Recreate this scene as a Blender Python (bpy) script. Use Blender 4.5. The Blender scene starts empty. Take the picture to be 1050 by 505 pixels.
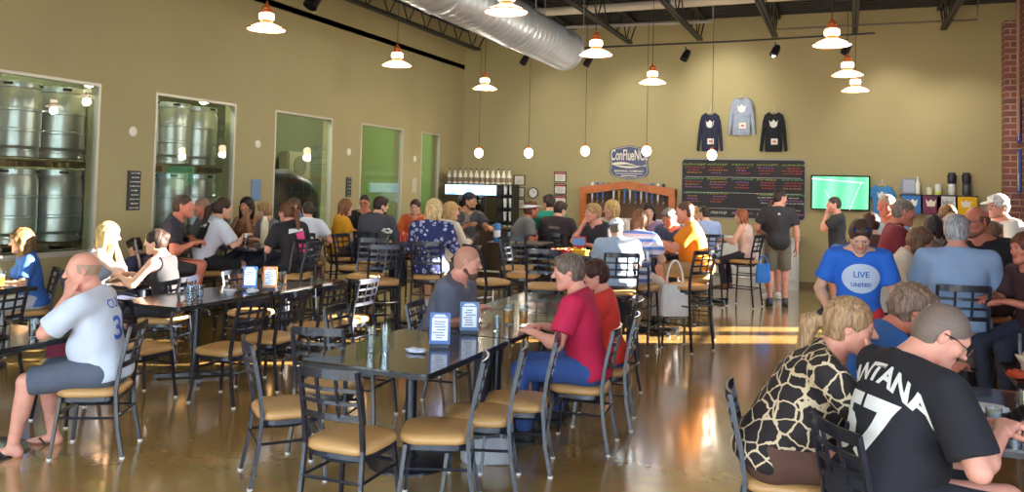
import bpy, bmesh, math, random
import numpy as np
from mathutils import Vector, Matrix
from mathutils.bvhtree import BVHTree
random.seed(4)
R_ = math.radians
# ---------------------------------------------------------------- camera model (1050 x 505 frame)
F_, CX_, CY_, EYE = 850., 525., 158., 1.85
YAW, PITCH, ROLL = R_(22.1), R_(2.3), R_(1.35)
def rx(a): c,s=math.cos(a),math.sin(a); return np.array([[1,0,0],[0,c,-s],[0,s,c]])
def ry(a): c,s=math.cos(a),math.sin(a); return np.array([[c,0,s],[0,1,0],[-s,0,c]])
def rz(a): c,s=math.cos(a),math.sin(a); return np.array([[c,-s,0],[s,c,0],[0,0,1]])
CR = rz(YAW)@rx(math.pi/2+PITCH)@rz(ROLL)
CP = np.array([0,0,EYE])
def ray(px,py): return CR@np.array([(px-CX_)/F_, -(py-CY_)/F_, -1.])
def at_depth(px,py,t): return CP+ray(px,py)*t
def at_y(px,py,y): d=ray(px,py); return CP+d*(y/d[1])
def at_x(px,py,x): d=ray(px,py); return CP+d*(x/d[0])
def at_z(px,py,z): d=ray(px,py); return CP+d*((z-EYE)/d[2])
cam = bpy.data.cameras.new('camera'); cam.sensor_fit='HORIZONTAL'; cam.sensor_width=36
cam.lens = 36*F_/1050; cam.shift_y = -(252.5-CY_)/1050; cam.clip_end=300
co = bpy.data.objects.new('camera', cam); bpy.context.scene.collection.objects.link(co)
M4 = Matrix([list(CR[i])+[CP[i]] for i in range(3)]+[[0,0,0,1]]); co.matrix_world = M4
bpy.context.scene.camera = co
COL = bpy.context.scene.collection
# ---------------------------------------------------------------- materials
def lin(c):
    return tuple(((v/255)/12.92 if v/255<=.04045 else ((v/255+.055)/1.055)**2.4) for v in c)
MC={}
def mat(c, rough=.6, metal=0., noise=0., scale=20., bump=0., coat=0., spec=.5, sheen=0., alt=None, name='surface'):
    key=(c,rough,metal,noise,scale,bump,coat,spec,sheen,alt)
    if key in MC: return MC[key]
    m=bpy.data.materials.new(name); m.use_nodes=True; nt=m.node_tree; b=nt.nodes['Principled BSDF']
    b.inputs['Base Color'].default_value=(*lin(c),1); b.inputs['Roughness'].default_value=rough
    b.inputs['Metallic'].default_value=metal; b.inputs['Specular IOR Level'].default_value=spec
    b.inputs['Coat Weight'].default_value=coat; b.inputs['Sheen Weight'].default_value=sheen
    if noise>0 or bump>0:
        tc=nt.nodes.new('ShaderNodeTexCoord'); n=nt.nodes.new('ShaderNodeTexNoise'); n.inputs['Scale'].default_value=scale; n.inputs['Detail'].default_value=4
        nt.links.new(tc.outputs['Object'],n.inputs['Vector'])
        if noise>0:
            mx=nt.nodes.new('ShaderNodeMix'); mx.data_type='RGBA'
            a=lin(c); d=lin(alt) if alt else tuple(v*(1-noise) for v in a)
            mx.inputs[6].default_value=(*a,1); mx.inputs[7].default_value=(*d,1)
            r=nt.nodes.new('ShaderNodeMapRange'); r.inputs[1].default_value=.35; r.inputs[2].default_value=.65
            nt.links.new(n.outputs['Fac'],r.inputs[0]); nt.links.new(r.outputs[0],mx.inputs[0]); nt.links.new(mx.outputs[2],b.inputs['Base Color'])
        if bump>0:
            bp=nt.nodes.new('ShaderNodeBump'); bp.inputs['Strength'].default_value=bump; bp.inputs['Distance'].default_value=.01
            nt.links.new(n.outputs['Fac'],bp.inputs['Height']); nt.links.new(bp.outputs[0],b.inputs['Normal'])
    MC[key]=m; return m
def emit(c,s,name='light'):
    m=bpy.data.materials.new(name); m.use_nodes=True; nt=m.node_tree; b=nt.nodes['Principled BSDF']
    b.inputs['Base Color'].default_value=(*lin(c),1); b.inputs['Emission Color'].default_value=(*lin(c),1); b.inputs['Emission Strength'].default_value=s
    return m
def glass_mat(tint=(255,255,255), refl=.12, rough=.0, top=.9):
    m=bpy.data.materials.new('glass'); m.use_nodes=True; nt=m.node_tree; nt.nodes.clear()
    o=nt.nodes.new('ShaderNodeOutputMaterial'); mx=nt.nodes.new('ShaderNodeMixShader')
    t=nt.nodes.new('ShaderNodeBsdfTransparent'); t.inputs[0].default_value=(*lin(tint),1)
    g=nt.nodes.new('ShaderNodeBsdfGlossy'); g.inputs['Roughness'].default_value=rough
    lw=nt.nodes.new('ShaderNodeLayerWeight'); lw.inputs[0].default_value=.35
    mr=nt.nodes.new('ShaderNodeMapRange'); mr.inputs[3].default_value=refl; mr.inputs[4].default_value=top
    nt.links.new(lw.outputs['Facing'],mr.inputs[0]); mr.inputs[1].default_value=.3
    nt.links.new(mr.outputs[0],mx.inputs[0]); nt.links.new(t.outputs[0],mx.inputs[1]); nt.links.new(g.outputs[0],mx.inputs[2]); nt.links.new(mx.outputs[0],o.inputs[0])
    return m
def pattern_mat(kind, c1, c2, scale=10, c3=None):
    m=bpy.data.materials.new('patterned_cloth'); m.use_nodes=True; nt=m.node_tree; b=nt.nodes['Principled BSDF']; b.inputs['Roughness'].default_value=.8
    tc=nt.nodes.new('ShaderNodeTexCoord'); L=nt.links.new
    r=nt.nodes.new('ShaderNodeValToRGB'); r.color_ramp.interpolation='CONSTANT'
    if kind in('voro','edge'):
        v=nt.nodes.new('ShaderNodeTexVoronoi'); v.inputs['Scale'].default_value=scale
        nz=nt.nodes.new('ShaderNodeTexNoise'); nz.inputs['Scale'].default_value=scale*1.2
        mv=nt.nodes.new('ShaderNodeMix'); mv.data_type='VECTOR'; mv.inputs[0].default_value=.05/ (scale/10)
        L(tc.outputs['Object'],mv.inputs[4]); L(tc.outputs['Object'],nz.inputs['Vector']); L(nz.outputs['Color'],mv.inputs[5]); L(mv.outputs[1],v.inputs['Vector'])
        if kind=='edge': v.feature='DISTANCE_TO_EDGE'
        L(v.outputs['Distance'],r.inputs[0])
        e=r.color_ramp.elements
        if kind=='edge': e[0].color=(*lin(c2),1); e[1].position=.05; e[1].color=(*lin(c1),1)
        else:
            e[0].color=(*lin(c2),1); e[1].position=.16; e[1].color=(*lin(c1),1)
            q=e.new(.26); q.color=(*lin(c2),1); q=e.new(.36); q.color=(*lin(c1),1)
    elif kind=='stripe':
        s=nt.nodes.new('ShaderNodeSeparateXYZ'); L(tc.outputs['Object'],s.inputs[0])
        mm=nt.nodes.new('ShaderNodeMath'); mm.operation='MULTIPLY'; mm.inputs[1].default_value=scale; L(s.outputs[2],mm.inputs[0])
        fr=nt.nodes.new('ShaderNodeMath'); fr.operation='FRACT'; L(mm.outputs[0],fr.inputs[0]); L(fr.outputs[0],r.inputs[0])
        e=r.color_ramp.elements; e[0].color=(*lin(c1),1); e[1].position=.4; e[1].color=(*lin(c2),1)
        if c3: q=e.new(.72); q.color=(*lin(c3),1)
    elif kind=='blotch':
        n=nt.nodes.new('ShaderNodeTexNoise'); n.inputs['Scale'].default_value=scale; n.inputs['Detail'].default_value=1; L(tc.outputs['Object'],n.inputs['Vector']); L(n.outputs['Fac'],r.inputs[0])
        e=r.color_ramp.elements; e[0].color=(*lin(c1),1); e[1].position=.53; e[1].color=(*lin(c2),1)
        if c3: q=e.new(.62); q.color=(*lin(c3),1)
    L(r.outputs[0],b.inputs['Base Color']); return m
# ---------------------------------------------------------------- mesh helpers
class MB:
    def __init__(s): s.v=[]; s.f=[]; s.m=[]
    def add(s,vs,fs,mi=0):
        o=len(s.v); s.v+= [tuple(map(float,v)) for v in vs]; s.f+=[tuple(i+o for i in f) for f in fs]; s.m+=[mi]*len(fs); return s
    def box(s,c,d,rot=None,mi=0,taper=1.):
        vs=[]
        for z in(-1,1):
            k=taper if z>0 else 1
            for y in(-1,1):
                for x in(-1,1): vs.append([x*d[0]/2*k,y*d[1]/2*k,z*d[2]/2])
        vs=np.array(vs)
        if rot is not None: vs=vs@np.array(rot).T
        vs=vs+np.array(c)
        return s.add(vs,[(0,2,3,1),(4,5,7,6),(0,1,5,4),(2,6,7,3),(0,4,6,2),(1,3,7,5)],mi)
    def bar(s,a,b,w,h=None,up=(0,0,1),mi=0):
        a=np.array(a,float);b=np.array(b,float);h=h or w;d=b-a;L=np.linalg.norm(d);d/=L
        u=np.array(up,float); 
        if abs(d@u)>.99: u=np.array([0,1.,0])
        x=np.cross(d,u);x/=np.linalg.norm(x);y=np.cross(x,d)
        return s.box((a+b)/2,(w,L,h),np.array([x,d,y]).T,mi)
    def tube(s,path,r,n=8,mi=0,cap=True,sq=False):
        path=[np.array(p,float) for p in path]; k=len(path)
        rs=r if isinstance(r,(list,tuple)) else [r]*k
        vs=[];prev=None
        for i,p in enumerate(path):
            d=path[min(i+1,k-1)]-path[max(i-1,0)]; d/=np.linalg.norm(d)+1e-9
            if prev is None:
                u=np.array([0,0,1.]) if abs(d[2])<.9 else np.array([0,1.,0])
            else: u=prev
            x=np.cross(u,d); x/=np.linalg.norm(x)+1e-9; y=np.cross(d,x); prev=y
            for j in range(n):
                a=2*math.pi*(j+.5*sq)/n; vs.append(p+(x*math.cos(a)+y*math.sin(a))*rs[i])
        fs=[(i*n+j,i*n+(j+1)%n,(i+1)*n+(j+1)%n,(i+1)*n+j) for i in range(k-1) for j in range(n)]
        if cap: fs+=[tuple(range(n))[::-1],tuple(range((k-1)*n,k*n))]
        return s.add(vs,fs,mi)
    def lathe(s,prof,c=(0,0,0),n=24,mi=0,rot=None,cap=True):
        vs=[];k=len(prof)
        for r,z in prof:
            for j in range(n):
                a=2*math.pi*j/n; vs.append((r*math.cos(a),r*math.sin(a),z))
        vs=np.array(vs)
        if rot is not None: vs=vs@np.array(rot).T
        vs=vs+np.array(c)
        fs=[(i*n+j,i*n+(j+1)%n,(i+1)*n+(j+1)%n,(i+1)*n+j) for i in range(k-1) for j in range(n)]
        if cap: fs+=[tuple(range(n))[::-1],tuple(range((k-1)*n,k*n))]
        return s.add(vs,fs,mi)
    def prism(s,pts,z0,z1,mi=0,rot=None,c=(0,0,0)):
        n=len(pts); vs=np.array([(x,y,z0) for x,y in pts]+[(x,y,z1) for x,y in pts],float)
        if rot is not None: vs=vs@np.array(rot).T
        vs=vs+np.array(c)
        return s.add(vs,[tuple(range(n))[::-1],tuple(range(n,2*n))]+[(i,(i+1)%n,n+(i+1)%n,n+i) for i in range(n)],mi)
    def mesh(s,mats,smooth=True,bevel=0,ang=35):
        me=bpy.data.meshes.new('m'); me.from_pydata(s.v,[],s.f)
        for m in (mats if isinstance(mats,(list,tuple)) else [mats]): me.materials.append(m)
        me.polygons.foreach_set('material_index',s.m)
        if bevel:
            bm=bmesh.new(); bm.from_mesh(me); 
            es=[e for e in bm.edges if len(e.link_faces)==2 and e.calc_face_angle(0)>.5]
            bmesh.ops.bevel(bm,geom=es,offset=bevel,segments=2,affect='EDGES',clamp_overlap=True); bm.to_mesh(me); bm.free()
        if smooth:
            me.polygons.foreach_set('use_smooth',[True]*len(me.polygons)); me.set_sharp_from_angle(angle=R_(ang))
        me.update(); return me
    def obj(s,name,mats,parent=None,**k):
        o=bpy.data.objects.new(name,s.mesh(mats,**k)); COL.objects.link(o)
        if parent: o.parent=parent
        return o
def tag(o,label=None,cat=None,group=None,kind=None):
    if label: o['label']=label
    if cat: o['category']=cat
    if group: o['group']=group
    if kind: o['kind']=kind
    return o
def empty(name,loc=(0,0,0),rot=0.,label=None,cat=None,group=None,scale=1.):
    o=bpy.data.objects.new(name,None); o.empty_display_size=.1; COL.objects.link(o); o.location=tuple(map(float,loc)); o.rotation_euler=(0,0,rot); o.scale=(scale,)*3
    return tag(o,label,cat,group)
KIDS={}
def copy_tree(o,parent=None):
    c=o.copy(); COL.objects.link(c)
    if parent: c.parent=parent
    for ch in KIDS.setdefault(o.name,[x for x in bpy.data.objects if x.parent==o]): copy_tree(ch,c)
    return c
def place(proto,first,loc,rot,label,group=None,scale=1.):
    o=proto if first else copy_tree(proto); o.location=tuple(map(float,loc)); o.rotation_euler=(0,0,rot); o.scale=(scale,)*3
    o['label']=label
    if group: o['group']=group
    return o
def rrect(w,d,r,n=4,cx=0,cy=0):
    pts=[]
    for (sx,sy,a0) in((1,1,0),(-1,1,90),(-1,-1,180),(1,-1,270)):
        for i in range(n+1):
            a=R_(a0+90*i/n); pts.append((cx+sx*(w/2-r)+r*math.cos(a),cy+sy*(d/2-r)+r*math.sin(a)))
    return pts
# ---------------------------------------------------------------- lettering
def text_mesh(s,size,bold=0.,extrude=0.,align='CENTER',spacing=1.):
    cu=bpy.data.curves.new('t','FONT'); cu.body=s; cu.size=size; cu.align_x=align; cu.align_y='CENTER'; cu.extrude=extrude; cu.offset=bold; cu.space_character=spacing; cu.resolution_u=3
    o=bpy.data.objects.new('t',cu); COL.objects.link(o); dg=bpy.context.evaluated_depsgraph_get(); me=bpy.data.meshes.new_from_object(o.evaluated_get(dg)); bpy.data.objects.remove(o); bpy.data.curves.remove(cu); return me
def flat_text(s,size,m,name,parent,matrix,bold=0.,extrude=.002,spacing=1.,sx=1.):
    me=text_mesh(s,size,bold,extrude,spacing=spacing); me.transform(Matrix.Diagonal((sx,1,1,1)))
    me.materials.clear(); me.materials.append(m); o=bpy.data.objects.new(name,me); COL.objects.link(o); o.parent=parent; o.matrix_local=matrix; return o
def wrap_on(me,target,origin,xdir,ydir,off=.004,cell=.02):
    """lay a flat mesh (text or badge outline, in its own x/y) onto the cloth surface behind it; all in the target's local space"""
    bm=bmesh.new(); bm.from_mesh(me)
    xs=[v.co.x for v in bm.verts]; ys=[v.co.y for v in bm.verts]
    for ax,lo,hi in((0,min(xs),max(xs)),(1,min(ys),max(ys))):
        n=max(1,int((hi-lo)/cell))
        for i in range(1,n):
            p=[0,0,0];p[ax]=lo+(hi-lo)*i/n; nn=[0,0,0];nn[ax]=1
            bmesh.ops.bisect_plane(bm,geom=bm.verts[:]+bm.edges[:]+bm.faces[:],plane_co=p,plane_no=nn)
    bvh=BVHTree.FromPolygons([v.co for v in target.vertices],[p.vertices[:] for p in target.polygons])
    X=Vector(xdir).normalized();Y=Vector(ydir);Y=(Y-X*Y.dot(X)).normalized();N=X.cross(Y)
    for v in bm.verts:
        p=Vector(origin)+X*v.co.x+Y*v.co.y
        h=bvh.ray_cast(p+N*.25,-N,.6)
        v.co=(h[0]+N*off) if h[0] is not None else p
    bm.to_mesh(me); bm.free(); return me
# ---------------------------------------------------------------- bodies from a distance field
class Field:
    def __init__(s,lo,hi,res):
        s.res=res; s.lo=np.array(lo,float)-2*res; n=np.ceil((np.array(hi)+2*res-s.lo)/res).astype(int)+1; s.n=n
        s.V=np.full(tuple(n),1.,np.float32); s.ax=[s.lo[i]+res*np.arange(n[i]) for i in range(3)]
    def sub(s,lo,hi):
        a=np.maximum(0,np.floor((lo-s.lo)/s.res).astype(int)); b=np.minimum(s.n,np.ceil((hi-s.lo)/s.res).astype(int)+1)
        if (a>=b).any(): return None,None
        sl=tuple(slice(a[i],b[i]) for i in range(3))
        g=np.meshgrid(*[s.ax[i][sl[i]] for i in range(3)],indexing='ij'); return sl,np.stack(g,-1)
    def add(s,prim,k=.02,op='u',inf=0.):
        lo,hi=prim.bounds(); m=k+inf+2*s.res
        sl,p=s.sub(lo-m,hi+m)
        if sl is None: return
        d=(prim(p)-inf); a=s.V[sl]
        if op=='u':
            h=np.clip(.5+.5*(d-a)/k,0,1); s.V[sl]=d*(1-h)+a*h-k*h*(1-h)
        else:
            h=np.clip(.5-.5*(d+a)/k,0,1); s.V[sl]=a*(1-h)-d*h+k*h*(1-h)
        
    def cut(s,o,n):   # keep the side where (p-o).n < 0
        g=np.meshgrid(*s.ax,indexing='ij',sparse=True); d=(g[0]-o[0])*n[0]+(g[1]-o[1])*n[1]+(g[2]-o[2])*n[2]; s.V=np.maximum(s.V,d).astype(np.float32)
    def wob(s,f):
        g=np.meshgrid(*s.ax,indexing='ij',sparse=True); s.V=(s.V+f(*g)).astype(np.float32)
    def nets(s):
        V=s.V; V[0]=V[-1]=1; V[:,0]=V[:,-1]=1; V[:,:,0]=V[:,:,-1]=1
        S=V<0; n=np.array(V.shape)-1
        cs=np.zeros(tuple(n),np.int8)
        for i in(0,1):
            for j in(0,1):
                for k in(0,1): cs+=S[i:n[0]+i,j:n[1]+j,k:n[2]+k]
        act=np.argwhere((cs>0)&(cs<8)); 
        if len(act)==0: return np.zeros((0,3)),np.zeros((0,4),int)
        idx=-np.ones(tuple(n),np.int64); idx[act[:,0],act[:,1],act[:,2]]=np.arange(len(act))
        acc=np.zeros((len(act),3));cnt=np.zeros(len(act))
        def val(o): return V[act[:,0]+o[0],act[:,1]+o[1],act[:,2]+o[2]]
        for ax in range(3):
            o1,o2=[a for a in range(3) if a!=ax]
            for i in(0,1):
                for j in(0,1):
                    a=[0,0,0];a[o1]=i;a[o2]=j;b=list(a);b[ax]=1
                    va=val(a);vb=val(b);cr=(va<0)!=(vb<0); t=np.where(cr,va/np.where(va==vb,1,va-vb),0)
                    p=np.tile(np.array(a,float),(len(act),1)); p[:,ax]+=t
                    acc[cr]+=p[cr];cnt[cr]+=1
        v=s.lo+s.res*(act+acc/cnt[:,None])
        q=[]
        for ax in range(3):
            o1,o2=(ax+1)%3,(ax+2)%3
            A=[slice(None)]*3;B=[slice(None)]*3;A[ax]=slice(0,-1);B[ax]=slice(1,None)
            e=S[tuple(A)]!=S[tuple(B)]; w=np.argwhere(e); 
            w=w[(w[:,o1]>0)&(w[:,o2]>0)&(w[:,o1]<n[o1])&(w[:,o2]<n[o2])]
            ins=S[w[:,0],w[:,1],w[:,2]]
            def id_(d1,d2):
                z=w.copy();z[:,o1]-=d1;z[:,o2]-=d2; return idx[z[:,0],z[:,1],z[:,2]]
            f=np.stack([id_(1,1),id_(0,1),id_(0,0),id_(1,0)],1)
            f[~ins]=f[~ins][:,::-1]; q.append(f)
        return v,np.concatenate(q)
class Cone:
    def __init__(s,a,b,ra,rb,flat=None,cut=False):
        s.a=np.array(a,float);s.b=np.array(b,float);s.ra=ra;s.rb=rb;s.flat=flat;s.cutb=cut
    def bounds(s):
        r=max(s.ra,s.rb)*(max(1,1/s.flat[1]) if s.flat and s.flat[1]<1 else (s.flat[1] if s.flat else 1))
        return np.minimum(s.a,s.b)-r,np.maximum(s.a,s.b)+r
    def __call__(s,p):
        q=p-s.a; d=s.b-s.a
        if s.flat:
            n=np.array(s.flat[0],float); n/=np.linalg.norm(n); f=1/s.flat[1]-1
            q=q+(q@n)[...,None]*n*f; d=d+(d@n)*n*f
        t=np.clip((q@d)/(d@d+1e-12),0,1); r=np.linalg.norm(q-t[...,None]*d,axis=-1)-(s.ra+(s.rb-s.ra)*t)
        if s.cutb:
            dd=s.b-s.a; dd=dd/np.linalg.norm(dd); r=np.maximum(r,(p-s.b)@dd)
        return r
class Ell:
    def __init__(s,c,r,R=None): s.c=np.array(c,float);s.r=np.array(r,float);s.R=np.eye(3) if R is None else R
    def bounds(s): m=s.r.max(); return s.c-m,s.c+m
    def __call__(s,p):
        q=(p-s.c)@s.R; k0=np.linalg.norm(q/s.r,axis=-1);k1=np.linalg.norm(q/s.r**2,axis=-1)+1e-9; return k0*(k0-1)/k1
def mesh_from(parts,mats,mis=None):
    vs=[];fs=[];mi=[];o=0
    for i,(v,f) in enumerate(parts):
        vs.append(v);fs.append(f+o);o+=len(v); mi.append(np.full(len(f),0 if mis is None else mis[i]))
    v=np.concatenate(vs);f=np.concatenate(fs);me=bpy.data.meshes.new('m')
    me.vertices.add(len(v));me.vertices.foreach_set('co',v.astype(np.float32).ravel())
    me.loops.add(len(f)*4);me.loops.foreach_set('vertex_index',f.astype(np.int32).ravel())
    me.polygons.add(len(f));me.polygons.foreach_set('loop_start',np.arange(len(f),dtype=np.int32)*4)
    me.polygons.foreach_set('loop_total',np.full(len(f),4,np.int32)); me.polygons.foreach_set('use_smooth',np.ones(len(f),bool))
    for m in mats: me.materials.append(m)
    me.polygons.foreach_set('material_index',np.concatenate(mi).astype(np.int32))
    me.update(calc_edges=True); return me
def ob(name,me,parent,label=None):
    o=bpy.data.objects.new(name,me);COL.objects.link(o);o.parent=parent
    if label:o['label']=label
    return o
def ik(a,t,l1,l2,hint):
    a=np.array(a,float);t=np.array(t,float);d=t-a;L=np.linalg.norm(d);
    if L>(l1+l2)*.985: t=a+d/L*(l1+l2)*.985; d=t-a;L=np.linalg.norm(d)
    if L<abs(l1-l2)*1.05+.02: t=a+d/L*(abs(l1-l2)*1.05+.02); d=t-a; L=np.linalg.norm(d)
    u=d/L;x=(l1*l1-l2*l2+L*L)/(2*L);h=math.sqrt(max(0,l1*l1-x*x)); p=np.array(hint,float);p-=u*(p@u);p/=np.linalg.norm(p)+1e-9
    return a+u*x+p*h,t
SKIN={'light':(224,172,144),'pink':(226,160,138),'tan':(196,140,105),'pale':(236,196,172),'ruddy':(210,130,104)}
def skin_mat(k): return mat(SKIN[k],.5,noise=.12,scale=14,spec=.4,name='skin')
def hair_mat(c):
    k=('hair',c)
    if k in MC: return MC[k]
    m=bpy.data.materials.new('hair'); m.use_nodes=True; nt=m.node_tree; b=nt.nodes['Principled BSDF']; L=nt.links.new
    tc=nt.nodes.new('ShaderNodeTexCoord'); mp=nt.nodes.new('ShaderNodeMapping'); mp.inputs['Scale'].default_value=(95,95,11); n=nt.nodes.new('ShaderNodeTexNoise'); n.inputs['Scale'].default_value=1; n.inputs['Detail'].default_value=5; n.inputs['Distortion'].default_value=.6
    L(tc.outputs['Object'],mp.inputs[0]); L(mp.outputs[0],n.inputs['Vector']); r=nt.nodes.new('ShaderNodeValToRGB'); e=r.color_ramp.elements
    e[0].position=.36; e[0].color=(*[v*.45 for v in lin(c)],1); e[1].position=.66; e[1].color=(*[min(1,v*1.25) for v in lin(c)],1)
    L(n.outputs['Fac'],r.inputs[0]); L(r.outputs[0],b.inputs['Base Color']); b.inputs['Roughness'].default_value=.5; b.inputs['Specular IOR Level'].default_value=.3
    bp=nt.nodes.new('ShaderNodeBump'); bp.inputs['Strength'].default_value=.7; bp.inputs['Distance'].default_value=.006; L(n.outputs['Fac'],bp.inputs['Height']); L(bp.outputs[0],b.inputs['Normal']); MC[k]=m; return m
PEOPLE=[]
def person(head, face, label, seat=None, detail=1, skin='light', lean=10, lean2=None, side=0, hyaw=0, hpitch=5, hroll=0,
           L='table', R='table', legs='auto', top=((120,120,120),'short'), bottom=((50,55,75),'long'), hair=((60,45,35),'short'),
           shoes=(40,38,38), wide=1., belly=0., bust=0., cap=None, glasses=None, beard=None, hands=('relax','relax'), palm=None, scale=None, hem=None, feet_z=0., group=None, extra=None,heel=None):
    res=[.022,.0145,.010][detail]; resh=[.010,.0065,.0045][detail]; resd=[.0065,.005,.0035][detail]
    px,py,t=head; T=at_depth(px,py,t)            # measured position of the crown of the head
    lean2=lean if lean2 is None else lean2
    Rp=rx(R_(-lean*.5))@ry(R_(side*.5)); Rc=rx(R_(-lean2-0*lean))@ry(R_(side))
    waist=Rp@np.array([0,-.0,.15]); ch=lambda x,y,z: waist+Rc@np.array([x,y,z],float)
    sw=.178*wide; shL=ch(-sw,0,.305);shR=ch(sw,0,.305); nb=ch(0,-.012,.365)
    Rh=rz(R_(hyaw))@rx(R_(-hpitch))@ry(R_(hroll)); piv=ch(0,.012,.405)
    hc=piv+Rh@np.array([0,.022,.105]); topoff=(hc+Rh@np.array([0,-.01,.118])); hz=max(topoff[2],hc[2]+.105)
    if seat is None: s=T[2]/(.93+hz); hipz=.93
    else: s=(T[2]-seat)/(hz+.095); hipz=seat/s+.095
    if scale: s=scale; hipz=T[2]/s-hz
    Rw=rz(R_(face)); hip=T[:2]-(Rw@(np.array([hc[0],hc[1],0])*s))[:2]
    base=hip; z0=hipz
    o_=np.array([0,0,z0]); A=lambda p: np.array(p,float)+o_
    root=empty('person',(base[0],base[1],0),R_(face),label,'person',group,scale=s)
    info=dict(hip=hip,s=s,face=face,seat=seat,label=label,root=root); PEOPLE.append(info)
    w2l=lambda P:(np.linalg.inv(Rw)@(np.array([P[0]-base[0],P[1]-base[1],P[2]],float))/s)-o_
    info['w2l']=w2l
    # ---- arms
    el=[];wr=[];hint=[]
    floor=-z0; tbl=(info.get('tz') or 0)
    for sg,spec,sh in((-1,L,shL),(1,R,shR)):
        h=(sg*.7,-.45,-.9)
        if isinstance(spec,str):
            if spec=='table': tg=(sg*.13,.36,.235)
            elif spec=='lap': tg=(sg*.09,.25,.10)
            elif spec=='down': tg=(sg*.27,.04,-.075)
            elif spec=='chin': tg=tuple(hc+Rh@np.array([sg*.045,.125,-.15])); h=(sg*.5,.3,-1)
            elif spec=='mouth': tg=tuple(hc+Rh@np.array([sg*.075,.10,-.15])); h=(sg*.4,.5,-1)
            elif spec=='phone': tg=(sg*.07,.30,.22)
            elif spec=='hip': tg=(sg*.22,-.02,.1); h=(sg,-.6,0)
            elif spec=='reach': tg=(sg*.08,.48,.3)
            elif spec=='cross': tg=(-sg*.05,.3,.26)
        elif isinstance(spec,dict): tg=w2l(spec['w']); h=spec.get('h',h)
        else: tg=spec
        e,w=ik(sh,tg,.285,.255,h); el.append(e);wr.append(w)
    # ---- legs
    kn=[];an=[];hipj=[np.array([-.092*wide,0,-.0]),np.array([.092*wide,0,-.0])]
    for i,sg in enumerate((-1,1)):
        if legs=='auto':
            if seat is None: tg=(sg*.11,-.01+.04*sg,-z0+.09)
            elif seat>.6: tg=(sg*.12,.36,-z0+.36)
            else: tg=(sg*.13,.40,-z0+.09)
        else: tg=tuple(legs[i]) 
        hn=(sg*.12,1,.9) if seat is not None else (sg*.1,1,0)
        k_,a_=ik(hipj[i],tg,.435,.41,hn); kn.append(k_);an.append(a_)
    info.update(wr=wr,el=el)
    # ---- primitive lists
    torso=[(Ell(A(Rp@np.array([0,-.015,.01])),(.165*wide,.125+belly*.4,.13),Rp),.03),
           (Ell(A(waist+Rp@np.array([0,.012+belly*.6,-.0])),(.142*wide+belly*.4,.105+belly,.15),Rp),.05),
           (Ell(A(ch(0,0,.17)),(.162*wide,.11+belly*.3,.19),Rc),.05),
           (Cone(A(ch(-.125*wide,-.01,.285)),A(ch(.125*wide,-.01,.285)),.066,.066),.06),
           (Cone(A(nb),A(ch(-.13*wide,-.01,.31)),.05,.045),.05),(Cone(A(nb),A(ch(.13*wide,-.01,.31)),.05,.045),.05)]
    if bust:
        for sg in(-1,1): torso.append((Ell(A(ch(sg*.07,.085+bust*.2,.175)),(.066,.055+bust,.065),Rc),.04))
    neck=[(Cone(A(nb),A(hc+Rh@np.array([0,-.03,-.04])),.057*wide**.5,.053),.03)]
    if seat is not None: torso.append((Ell(A(Rp@np.array([0,-.02,-.03])),(.168*wide,.118,.09),Rp),.05))
    arms=[]
    for i,sh in enumerate((shL,shR)):
        arms+= [(Cone(A(sh),A(el[i]),.053*wide,.040),.03),(Cone(A(el[i]),A(wr[i]),.041,.027),.015),(Ell(A(el[i]*.72+wr[i]*.28),(.043,.043,.043)),.03)]
    lg=[]
    for i in(0,1):
        lg+=[(Cone(A(hipj[i]),A(kn[i]),.088*wide,.058),.03),(Cone(A(kn[i]),A(an[i]),.052,.036),.02),(Cone(A(kn[i]*.85+an[i]*.15+np.array([0,-.018,0])),A(kn[i]*.5+an[i]*.5+np.array([0,-.015,0])),.05,.045),.03)]
    sm=skin_mat(skin)
    def field(pr,rs,inf=0.,post=None,pad=.02):
        b=[p.bounds() for p,_ in pr]; lo=np.min([x[0] for x in b],0)-inf-pad; hi=np.max([x[1] for x in b],0)+inf+pad
        F=Field(lo,hi,rs)
        for p,k in pr: F.add(p,k,inf=inf)
        if post: post(F)
        return F
    parts=[]
    sandal = heel=='sandal'
    bf=field(torso+neck+arms+lg,res); parts.append(bf.nets())
    # head
    H=lambda x,y,z: A(hc+Rh@np.array([x,y,z],float))
    hd=[(Ell(H(0,-.012,.028),(.075,.094,.088),Rh),.02),(Ell(H(0,.026,-.03),(.059,.062,.08),Rh),.04),
        (Cone(H(0,.02,-.065),H(0,.068,-.097),.036,.022),.03),(Cone(H(-.05,0,-.055),H(-.012,.06,-.095),.02,.02),.03),(Cone(H(.05,0,-.055),H(.012,.06,-.095),.02,.02),.03),
        (Cone(H(-.034,.076,.024),H(.034,.076,.024),.012,.012),.02),(Ell(H(-.042,.058,-.02),(.021,.02,.022),Rh),.025),(Ell(H(.042,.058,-.02),(.021,.02,.022),Rh),.025),
        (Cone(A(nb),H(0,-.03,-.04),.054,.053),.03)]
    hf=field(hd,resh)
    for sg in(-1,1): hf.add(Ell(H(sg*.031,.099,.006),(.019,.017,.012),Rh),.012,'s')
    for p,k in [(Cone(H(0,.085,.016),H(0,.109,-.024),.008,.0125),.01),(Ell(H(-.011,.098,-.028),(.008,.009,.007),Rh),.006),(Ell(H(.011,.098,-.028),(.008,.009,.007),Rh),.006)]: hf.add(p,k)
    lips=[(Cone(H(-.02,.082,-.054),H(.02,.082,-.054),.0065,.0065),.006),(Cone(H(-.016,.083,-.065),H(.016,.083,-.065),.0075,.0075),.006)]
    for p,k in lips: hf.add(p,k)
    hf.add(Cone(H(-.024,.094,-.0595),H(.024,.094,-.0595),.0028,.0028),.004,'s')
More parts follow.
